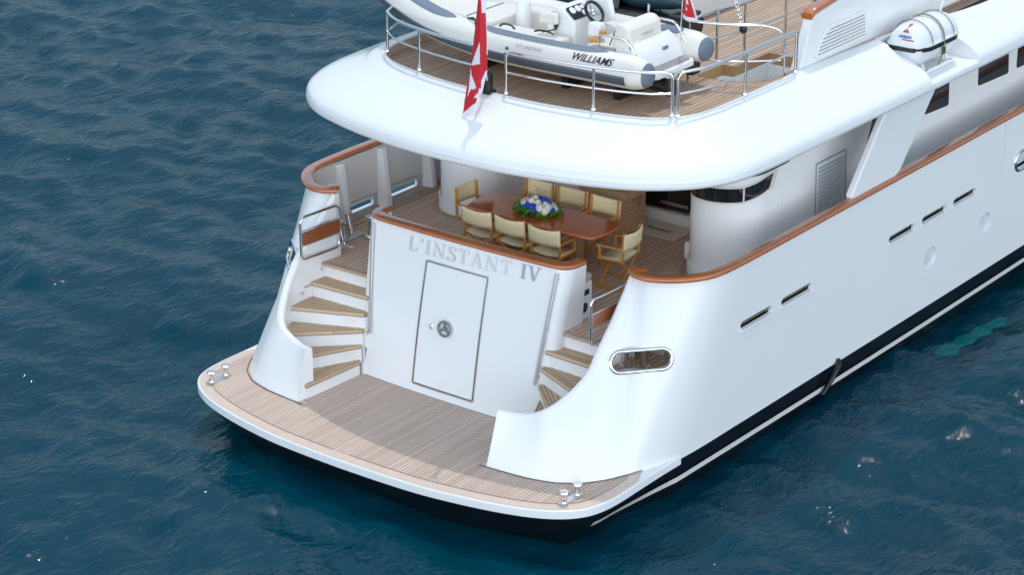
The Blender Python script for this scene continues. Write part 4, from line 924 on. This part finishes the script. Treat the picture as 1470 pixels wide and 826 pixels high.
for y in (-.31, .31):
    MB().tube([(.35 * 1.03 * math.cos(a), y, .45 + .36 * 1.02 * math.sin(a)) for a in np.linspace(.02, PI - .02, 18)], .006, 6).build('strap', INK, rf)
ys_ = MB(); ys_.tube([(.36 * math.cos(a), .02, .45 + .375 * math.sin(a)) for a in np.linspace(-.1, PI * .7, 16)], .016, 6); ys_.tube([(.37, .02, .42), (.36, .0, .28), (.31, -.02, .06)], .02, 6); ys_.build('lashing', PM('lashing_web', (.30, .26, .20), .8), rf)
MB().box((.368, .005, .30), (.05, .06, .12)).build('hydrostatic_release', PM('olive_black', (.08, .08, .03), .5), rf, smooth=0, bevel=.01)
def rfn(u_, v_):
    # aft end of the upper shell
    x = u_; z = .56 + v_; y = -.605
    return (x, y - .0, z)
def end_y(x, z):
    k = math.sqrt((x / .345) ** 2 + ((z - .45) / .35) ** 2)
    return float(np.interp(k, [0, .45, .72, .88, .97, 1], [-.60, -.60, -.585, -.53, -.44, -.36])) - .008
text('raft_lettering', 'ARIMAR', LOGOB, lambda u_, v_: (u_ + .03, end_y(u_ + .03, .60 + v_), .60 + v_), rf, size=.075, shear=.2, width=.23, bold=.003)
lg = MB()
for a, b, c in (((-.0, .745), (-.05, .69), (.0, .69)), ((.01, .745), (.01, .69), (.06, .69)), ((-.02, .79), (.03, .79), (.005, .745))): lg.add([(x + .03, end_y(x + .03, z) - .002, z) for x, z in (a, b, c)], [(0, 1, 2)])
lg.add([(x, end_y(x, z) - .002, z) for x, z in ((-.02, .565), (.19, .56), (.19, .58), (.0, .585))], [(0, 1, 2, 3)])
lg.build('raft_emblem', [LOGOR], rf, smooth=0)
an = tag(MB().tube([(3.0, 9.0, 4.86), (3.0, 9.35, 5.6), (3.0, 9.7, 6.6)], .022, 8).build('whip_antenna', WHITE2), 'thin white whip antenna rising behind the life raft', 'antenna')

# ---- tender
td = thing('inflatable_tender', 'cream rigid inflatable tender with slate blue patches stowed athwart the upper deck', 'tender', (0, 0, 0))
ax = catmull([(1.72, 2.46, 5.30), (1.0, 2.42, 5.30), (0, 2.38, 5.30), (-.9, 2.40, 5.32), (-1.8, 2.52, 5.40), (-2.6, 2.78, 5.52), (-3.15, 3.05, 5.60), (-3.35, 3.24, 5.62), (-3.15, 3.43, 5.60), (-2.6, 3.70, 5.52), (-1.8, 3.96, 5.40), (-.9, 4.08, 5.32), (0, 4.10, 5.30), (1.0, 4.06, 5.30), (1.66, 4.02, 5.30)], 8)
TRd = .235
def ring_at(i, ang, r):
    t = ax[min(i + 1, len(ax) - 1)] - ax[max(i - 1, 0)]; t = t / np.linalg.norm(t); up_ = np.array((0, 0, 1.)); up_ = up_ - t * (up_ @ t); up_ /= np.linalg.norm(up_); outw = np.cross(up_, t)   # outward for this winding
    c = np.array((-.3, 3.24, 5.3)); 
    if outw @ (ax[i] - c) < 0: outw = -outw
    return ax[i] + r * (math.cos(ang) * outw + math.sin(ang) * up_)
rings = [[ring_at(i, a, TRd) for a in np.linspace(0, 2 * PI, 20, endpoint=False)] for i in range(len(ax))]
# rounded ends
def endcap(i, d, cone):
    res = []
    for t in ((.08, .97), (.18, .86), (.26, .68)) if cone else ():
        res.append([ring_at(i, a, TRd * t[1]) + np.array(d) * t[0] for a in np.linspace(0, 2 * PI, 20, endpoint=False)])
    return res
tm_ = MB(); full = list(reversed(endcap(0, (1, 0, 0), True))) + rings + endcap(len(ax) - 1, (1, 0, 0), True)
tm_.grid(full, cv=True, capu=True); tm_.build('inflatable_tube', HYP, td, smooth=50)
for i in (0, len(ax) - 1):
    cg = [[ring_at(i, a, TRd * k_ * 1.01) + np.array((d_, 0, 0)) for a in np.linspace(0, 2 * PI, 20, endpoint=False)] for k_, d_ in ((.74, .235), (.66, .275), (.5, .30), (.0 + .02, .315))]
    MB().grid(cg, cv=True, capu=True).build('end_cone', BLUG, td, smooth=50)
def patch(i0, i1, a0, a1, r, name, mat, taper=0):
    G = []
    for i in range(i0, i1 + 1):
        e = min(1, (i - i0) / max(1, taper), (i1 - i) / max(1, taper)) if taper else 1
        am = (a0 + a1) / 2; h_ = (a1 - a0) / 2 * (.15 + .85 * math.sqrt(max(0, e)))
        G.append([ring_at(i, a, r) for a in np.linspace(am - h_, am + h_, 6)])
    return MB().grid(G).build(name, mat, td, smooth=60)
n_ = len(ax)
patch(0, n_ - 1, R(-35), R(-8), TRd + .012, 'rub_strake', STRK)
patch(0, n_ - 1, R(-8), R(-2), TRd + .007, 'strake_edge', BLUG)
patch(5, 24, R(62), R(112), TRd + .004, 'top_patch', BLUG, taper=3)
patch(28, 41, R(55), R(105), TRd + .004, 'top_patch', BLUG, taper=3)
patch(n_ - 8, n_ - 3, R(60), R(150), TRd + .004, 'top_patch', BLUG, taper=1)
# rigid hull
hs_ = []
for i in range(0, n_ // 2 + 1, 2):
    a, b = ax[i], ax[n_ - 1 - i]; dv = 1 - max(0, (-a[0] - .5) / 3.0) ** 2; kz = 4.93 + .45 * max(0, (-a[0] - .8) / 2.5) ** 2
    hs_.append([a + np.array((0, .04, -.10)), np.array((a[0], a[1] + .10, a[2] - .25)), np.array((a[0], a[1] * .75 + b[1] * .25, kz + .08)), np.array((a[0], (a[1] + b[1]) / 2, kz)), np.array((a[0], a[1] * .25 + b[1] * .75, kz + .08)), np.array((b[0], b[1] - .10, b[2] - .25)), b + np.array((0, -.04, -.10))])
hh = MB().grid(hs_); hh.add(hs_[0], [tuple(range(7))]); hh.build('tender_hull', HYP, td, smooth=45)
# cockpit sole and moulded sides
sole = [(1.6, 2.62), (-.9, 2.58), (-1.9, 2.75), (-2.7, 3.05), (-2.9, 3.24), (-2.7, 3.43), (-1.9, 3.73), (-.9, 3.90), (1.6, 3.86)]
flat('cockpit_sole', sole, 5.17, HYP, td)
MB().sweep([(x, y, 5.17) for x, y in sole], [(-.02, 0), (.05, 0), (.07, .26), (.0, .30), (-.03, .26)]).build('cockpit_liner', CUSH, td, smooth=40)
# bow cushions
MB().prism([tuple(q_) for q_ in fillet([np.array(a) for a in [(-.98, 2.72), (-1.9, 2.86), (-2.6, 3.10), (-2.6, 3.38), (-1.9, 3.62), (-.98, 3.76)]], .10, 4, closed=True)], 5.18, 5.50).build('bow_cushion', CUSH, td, smooth=0, bevel=.04, segs=3)
MB().box((-1.45, 3.24, 5.50), (.03, .85, .02)).build('cushion_seam', GREYM, td, smooth=0)
MB().lathe([(.11, 0), (.11, .50), (.09, .54)], (-.80, 3.3, 5.17), 16).build('tow_post', WHITE2, td)
# side benches
MB().box((-.30, 2.80, 5.32), (1.25, .34, .28)).build('side_bench', CUSH, td, smooth=0, bevel=.05, segs=3)
MB().box((-.2, 3.70, 5.34), (1.6, .30, .36)).build('side_bench', CUSH, td, smooth=0, bevel=.06, segs=3)
# console with dash, gauges and wheel
co = MB().extr([(x, 2.98, z) for x, z in [(-.02, 5.18), (-.10, 5.74), (.02, 5.84), (.14, 5.83), (.34, 5.66), (.36, 5.18)]], (0, .62, 0)).build('console', WHITE2, td, smooth=0, bevel=.035, segs=3)
dn = np.array((.65, 0, .76)); dt = np.array((.76, 0, -.65)); dc = np.array((.245, 3.20, 5.755)); 
dsh = MB(); dsh.extr([dc + dt * a + np.array((0, b, 0)) for a, b in rrect(.22, .38, .03, 3)], dn * .012); dsh.build('dash_panel', BLKP, co, smooth=0)
gd = MB()
for a, b, r_ in ((-.04, -.10, .055), (-.04, .03, .055), (.05, .10, .045), (-.05, .13, .035)): gd.lathe([(r_, 0), (r_, .012), (r_ * .8, .014)], dc + dt * a + np.array((0, b, 0)) + dn * .012, 14, M=np.c_[dt, np.array((0, 1., 0)), dn])
gd.build('gauge', WHITE2, co)
wc2 = np.array((.45, 3.32, 5.76)); ax1 = np.array((0, 1., 0)); nrm2 = np.array((.80, 0, .60)); ax2 = np.cross(nrm2, ax1)
sw = MB().tube([wc2 + .165 * (math.cos(a) * ax1 + math.sin(a) * ax2) for a in np.linspace(0, 2 * PI, 24, endpoint=False)], .024, 8, closed=True)
sw.build('steering_wheel', BLKP, td, smooth=60)
sk2 = MB()
for a in (90, 210, 330): sk2.bar(wc2 - nrm2 * .03, wc2 + .155 * (math.cos(R(a)) * ax1 + math.sin(R(a)) * ax2), .035, .012, up=nrm2)
sk2.lathe([(.05, -.05), (.05, .0), (.03, .015)], wc2, 14, M=np.c_[ax1, ax2, nrm2] if np.linalg.det(np.c_[ax1, ax2, nrm2]) > 0 else np.c_[ax2, ax1, nrm2]); sk2.build('wheel_spokes', BRUSH, td)
MB().tube([wc2 - nrm2 * .02, wc2 - nrm2 * .16], .03, 8).build('steering_column', WHITE2, td)
MB().box((.02, 2.95, 5.64), (.10, .10, .22)).build('throttle', BLKP, td, smooth=0, bevel=.03)
MB().extr([(x, 3.55, z) for x, z in [(-.05, 5.8), (.15, 5.95), (.55, 5.90), (.62, 5.62), (.36, 5.5)]], (0, .10, 0)).build('wind_deflector', WHITE2, td, smooth=0, bevel=.04, segs=3)
# small swivel back rest by the near tube
MB().box((-.03, 2.88, 5.69), (.30, .09, .17), rz=.15).build('leaning_pad', CUSH, td, smooth=0, bevel=.04, segs=3)
MB().tube([(-.0, 2.88, 5.25), (0, 2.88, 5.62)], .05, 12).build('pad_post', CUSH, td)
MB().tube(catmull([(-.12, 2.66, 5.53), (0, 2.66, 5.56), (.15, 2.65, 5.56), (.22, 2.65, 5.54)], 4), .014, 6).tube([(.02, 2.66, 5.54), (.22, 2.74, 5.60)], .010, 6).build('mooring_line', INK, td)
MB().tube(catmull([(-1.15, 2.46, 5.585), (-1.02, 2.42, 5.62), (-.90, 2.30, 5.56)], 4), .012, 6).tube([(-1.2, 2.5, 5.58), (-1.0, 2.4, 5.60)], .012, 6).build('mooring_line', INK, td)
MB().tube(catmull([(-.62, 2.50, 5.555), (-.55, 2.50, 5.60), (-.42, 2.50, 5.60), (-.35, 2.50, 5.555)], 4), .018, 6).build('lifting_handle', STRK, td)
# driver seat, aft bench and engine box
MB().box((.92, 3.22, 5.33), (.42, .95, .32)).build('driver_seat', CUSH, td, smooth=0, bevel=.06, segs=3)
bk_ = MB().extr([(x, 2.72, z) for x, z in [(1.16, 5.46), (1.20, 5.80), (1.25, 5.86), (1.38, 5.86), (1.46, 5.78), (1.50, 5.46)]], (0, .82, 0)).build('seat_back', CUSH, td, smooth=0, bevel=.06, segs=3)
MB().tube([(1.13 + .36 * t, 2.735, 5.52 + .30 * math.sin(PI * t)) for t in np.linspace(0, 1, 9)], .010, 6).build('piping', STRK, bk_)
text('seat_lettering', 'TURBOJET', PM('grey_ink', (.35, .35, .36), .6), lambda u_, v_: (1.482 + .02, 3.14 + u_, 5.66 + v_), td, size=.06, width=.30)
eb = MB().grid([[(1.42, 2.66, 5.50), (1.48, 2.80, 5.60), (1.50, 3.24, 5.60), (1.48, 3.68, 5.60), (1.42, 3.82, 5.50)], [(1.60, 2.66, 5.42), (1.62, 2.80, 5.46), (1.63, 3.24, 5.47), (1.62, 3.68, 5.46), (1.60, 3.82, 5.42)], [(1.66, 2.68, 5.26), (1.68, 2.80, 5.26), (1.69, 3.24, 5.27), (1.68, 3.68, 5.26), (1.66, 3.80, 5.26)], [(1.68, 2.70, 5.12), (1.70, 2.80, 5.12), (1.71, 3.24, 5.12), (1.70, 3.68, 5.12), (1.68, 3.78, 5.12)]])
eb.box((1.35, 3.24, 5.36), (.35, 1.16, .30)); eb.build('engine_box', WHITE2, td, smooth=50)
MB().box((1.66, 3.35, 5.44), (.012, .12, .05)).build('box_emblem', PM('grey_mark', (.22, .22, .23), .4), td, smooth=0)
sp3 = MB().prism([(1.62, 2.70), (1.84, 2.70), (1.92, 2.80), (1.92, 3.68), (1.84, 3.78), (1.62, 3.78)], 5.14, 5.23).build('stern_platform', WHITE2, td, smooth=0, bevel=.02)
MB().prism([(1.66, 2.76), (1.83, 2.76), (1.87, 2.82), (1.87, 3.66), (1.83, 3.72), (1.66, 3.72)], 5.23, 5.238).build('platform_mat', GREYM, sp3, smooth=0)
for y in (2.64, 3.84):
    MB().tube(fillet([(1.02, y, 5.52), (1.02, y, 5.68), (1.50, y, 5.68), (1.80, y, 5.26)], .12, 5), .016, 8).build('grab_rail', STEEL, td)
MB().box((1.10, 2.62, 5.47), (.40, .18, .10)).build('quarter_pad', GREYM, td, smooth=0, bevel=.04)
MB().box((.80, 2.86, 5.50), (.16, .10, .10), rz=.5).box((.86, 2.95, 5.60), (.10, .06, .08), rz=.5).build('ochre_handle', YEL, td, smooth=0, bevel=.015)
MB().box((.72, 3.0, 5.62), (.22, .18, .22)).build('throttle_box', WHITE2, td, smooth=0, bevel=.05)
MB().tube([(1.50, 3.05, 5.02), (1.95, 3.05, 4.98)], .11, 14).box((1.42, 3.05, 5.02), (.20, .30, .20)).lathe([(.13, 0), (.13, .08), (.09, .10)], (1.92, 3.05, 4.98), 14, M=np.array([[0, 0, 1], [1, 0, 0], [0, 1, 0.]])).build('jet_drive', BLKP, td, smooth=40)
MB().box((1.72, 3.88, 5.04), (.26, .20, .18)).build('trim_box', BLKP, td, smooth=0, bevel=.02)
def tube_fn(x0, ang0):
    xs = np.array([a[0] for a in ax[:30]]); ys2 = np.array([a[1] for a in ax[:30]]); zs2 = np.array([a[2] for a in ax[:30]]); od = np.argsort(xs)
    def fn(u_, v_):
        x = x0 + u_; y = np.interp(x, xs[od], ys2[od]); z = np.interp(x, xs[od], zs2[od]); a = ang0 + v_ / TRd; r = TRd + .013
        return (x, y - r * math.cos(a), z + r * math.sin(a))
    return fn
text('maker_lettering', 'WILLIAMS', INK, tube_fn(1.20, R(25)), td, size=.13, shear=.3, width=.66, bold=.0015)
text('tender_lettering', "T/T L'INSTANT", PM('grey_ink_pale', (.30, .30, .32), .6), tube_fn(.14, R(28)), td, size=.08, shear=.1, width=.46)
MB().ball(tube_fn(-.22, R(18))(0, 0), .026).build('inflation_valve', STRK, td)
# small ensign on the tender
pl_ = MB().tube([(1.62, 3.78, 5.45), (1.70, 3.72, 6.35)], .012, 6).build('ensign_pole', STEEL, td)
G = [[(1.70 + .42 * s_ * .9 - .02 * t, 3.72 - .16 * s_ + .03 * math.sin(6 * s_ + 2 * t), 6.33 - .02 * s_ - (.44 + .10 * s_) * t - .13 * s_) for s_ in np.linspace(0, 1, 19)] for t in np.linspace(0, 1, 19)]
G = [[(1.675 + .02 * (1 - t) + (.07 + .27 * t) * s_, 3.73 - .10 * s_ + .03 * math.sin(7 * s_ + 2 * t), 6.34 - .56 * t - .0 * s_) for s_ in np.linspace(0, 1, 19)] for t in np.linspace(0, 1, 19)]
sf = MB().grid(G); k = 0
for i in range(18):
    for j in range(18):
        t, s_ = (i + .5) / 18, (j + .5) / 18; wv = s_ > .86 or t > .90 or (i < 1)
        cx_, cy_ = s_ - .42, t - .5; cr_ = max(abs(cx_), abs(cy_)) < .24 and min(abs(cx_), abs(cy_)) < .35 * max(abs(cx_), abs(cy_)) and max(abs(cx_), abs(cy_)) > .03
        sf.MI[k] = 1 if wv or cr_ else 0; k += 1
so_ = sf.build('small_ensign', [RED, FLAGW], smooth=60); md = so_.modifiers.new('s', 'SOLIDIFY'); md.thickness = .004
tag(so_, 'small red flag with white cross and border on the stern of the tender', 'flag')
# ---- jet ski beyond the tender
js = thing('jet_ski', 'dark teal jet ski strapped down behind the tender', 'jet ski', (0, 0, 0))
MB().grid([[(x, 4.85 + w_ * c_, z) for c_, z in ((-1, 5.22), (-1.05, 5.36), (-.7, 5.46), (.7, 5.46), (1.05, 5.36), (1, 5.22), (.5, 4.95), (-.5, 4.95))] for x, w_ in ((1.10, .34), (.6, .42), (-.5, .46), (-1.3, .38), (-1.9, .14))], cv=True, capu=True).build('ski_hull', BLKP, js, smooth=35)
MB().tube(catmull([(1.02, 4.85, 5.62), (.85, 4.85, 5.66), (.5, 4.85, 5.64), (.2, 4.85, 5.62), (-.1, 4.85, 5.68)], 5), [.06, .075, .09, .10, .11, .13, .14, .15, .155, .16, .165, .165, .17, .17, .17, .175, .18, .18, .18, .18, .18], 14).build('ski_seat', TEALSKI, js, smooth=50)
MB().grid([[(x, 4.85 + w_ * c_, zb + h_ * k_) for c_, k_ in ((-1, 0), (-.8, .7), (-.3, 1), (.3, 1), (.8, .7), (1, 0))] for x, w_, zb, h_ in ((0.0, .28, 5.45, .30), (-.3, .32, 5.45, .50), (-.7, .34, 5.45, .46), (-1.3, .28, 5.45, .20), (-1.7, .1, 5.42, .05))]).build('ski_cowl', TEALSKI, js, smooth=50)
MB().tube(catmull([(-.25, 4.45, 6.02), (-.32, 4.7, 6.05), (-.32, 5.0, 6.05), (-.25, 5.25, 6.02)], 4), .022, 8).build('handlebar', BLKP, js)
MB().tube(fillet([(.45, 4.70, 5.35), (.45, 4.72, 5.72), (.45, 4.95, 5.75), (.45, 5.05, 5.4)], .08), .018, 6).tube([(.45, 4.72, 5.72), (.05, 4.70, 5.85)], .014, 6).build('tie_down_strap', WHITE2, js)
MB().box((1.0, 4.85, 5.48), (.25, .5, .05)).build('boarding_deck', RUBBER, js, smooth=0, bevel=.02)
# ---- hoist hook hanging from a crane out of the frame
hk = thing('hoist_hook', 'steel hoist block with chain and black ball hanging over the companionway rail', 'hook', (1.85, 5.0, 5.5))
MB().tube([(-.12, .0, .55), (-.14, 0, 1.6)], .012, 6).build('hoist_wire', STEEL, hk)
MB().box((-.12, 0, .47), (.12, .08, .20)).tube([(-.19, -.045, .51), (-.05, -.045, .51)], .035, 8).build('hoist_block', BRUSH, hk, smooth=0, bevel=.02)
cn = MB()
for i in range(9):
    t = i / 8; c = np.array((-.12 + .16 * t, 0, .36 - .42 * t)); cn.tube([c + .022 * math.cos(a) * np.array((1, 0, 0) if i % 2 else (0, 1, 0)) + .034 * math.sin(a) * np.array((-.35, 0, .94)) for a in np.linspace(0, 2 * PI, 10, endpoint=False)], .008, 5, closed=True)
cn.build('chain', STEEL, hk)
MB().ball((.06, 0, -.12), .062, sc=(1, 1, 1.15)).build('hook_ball', BLKP, hk)
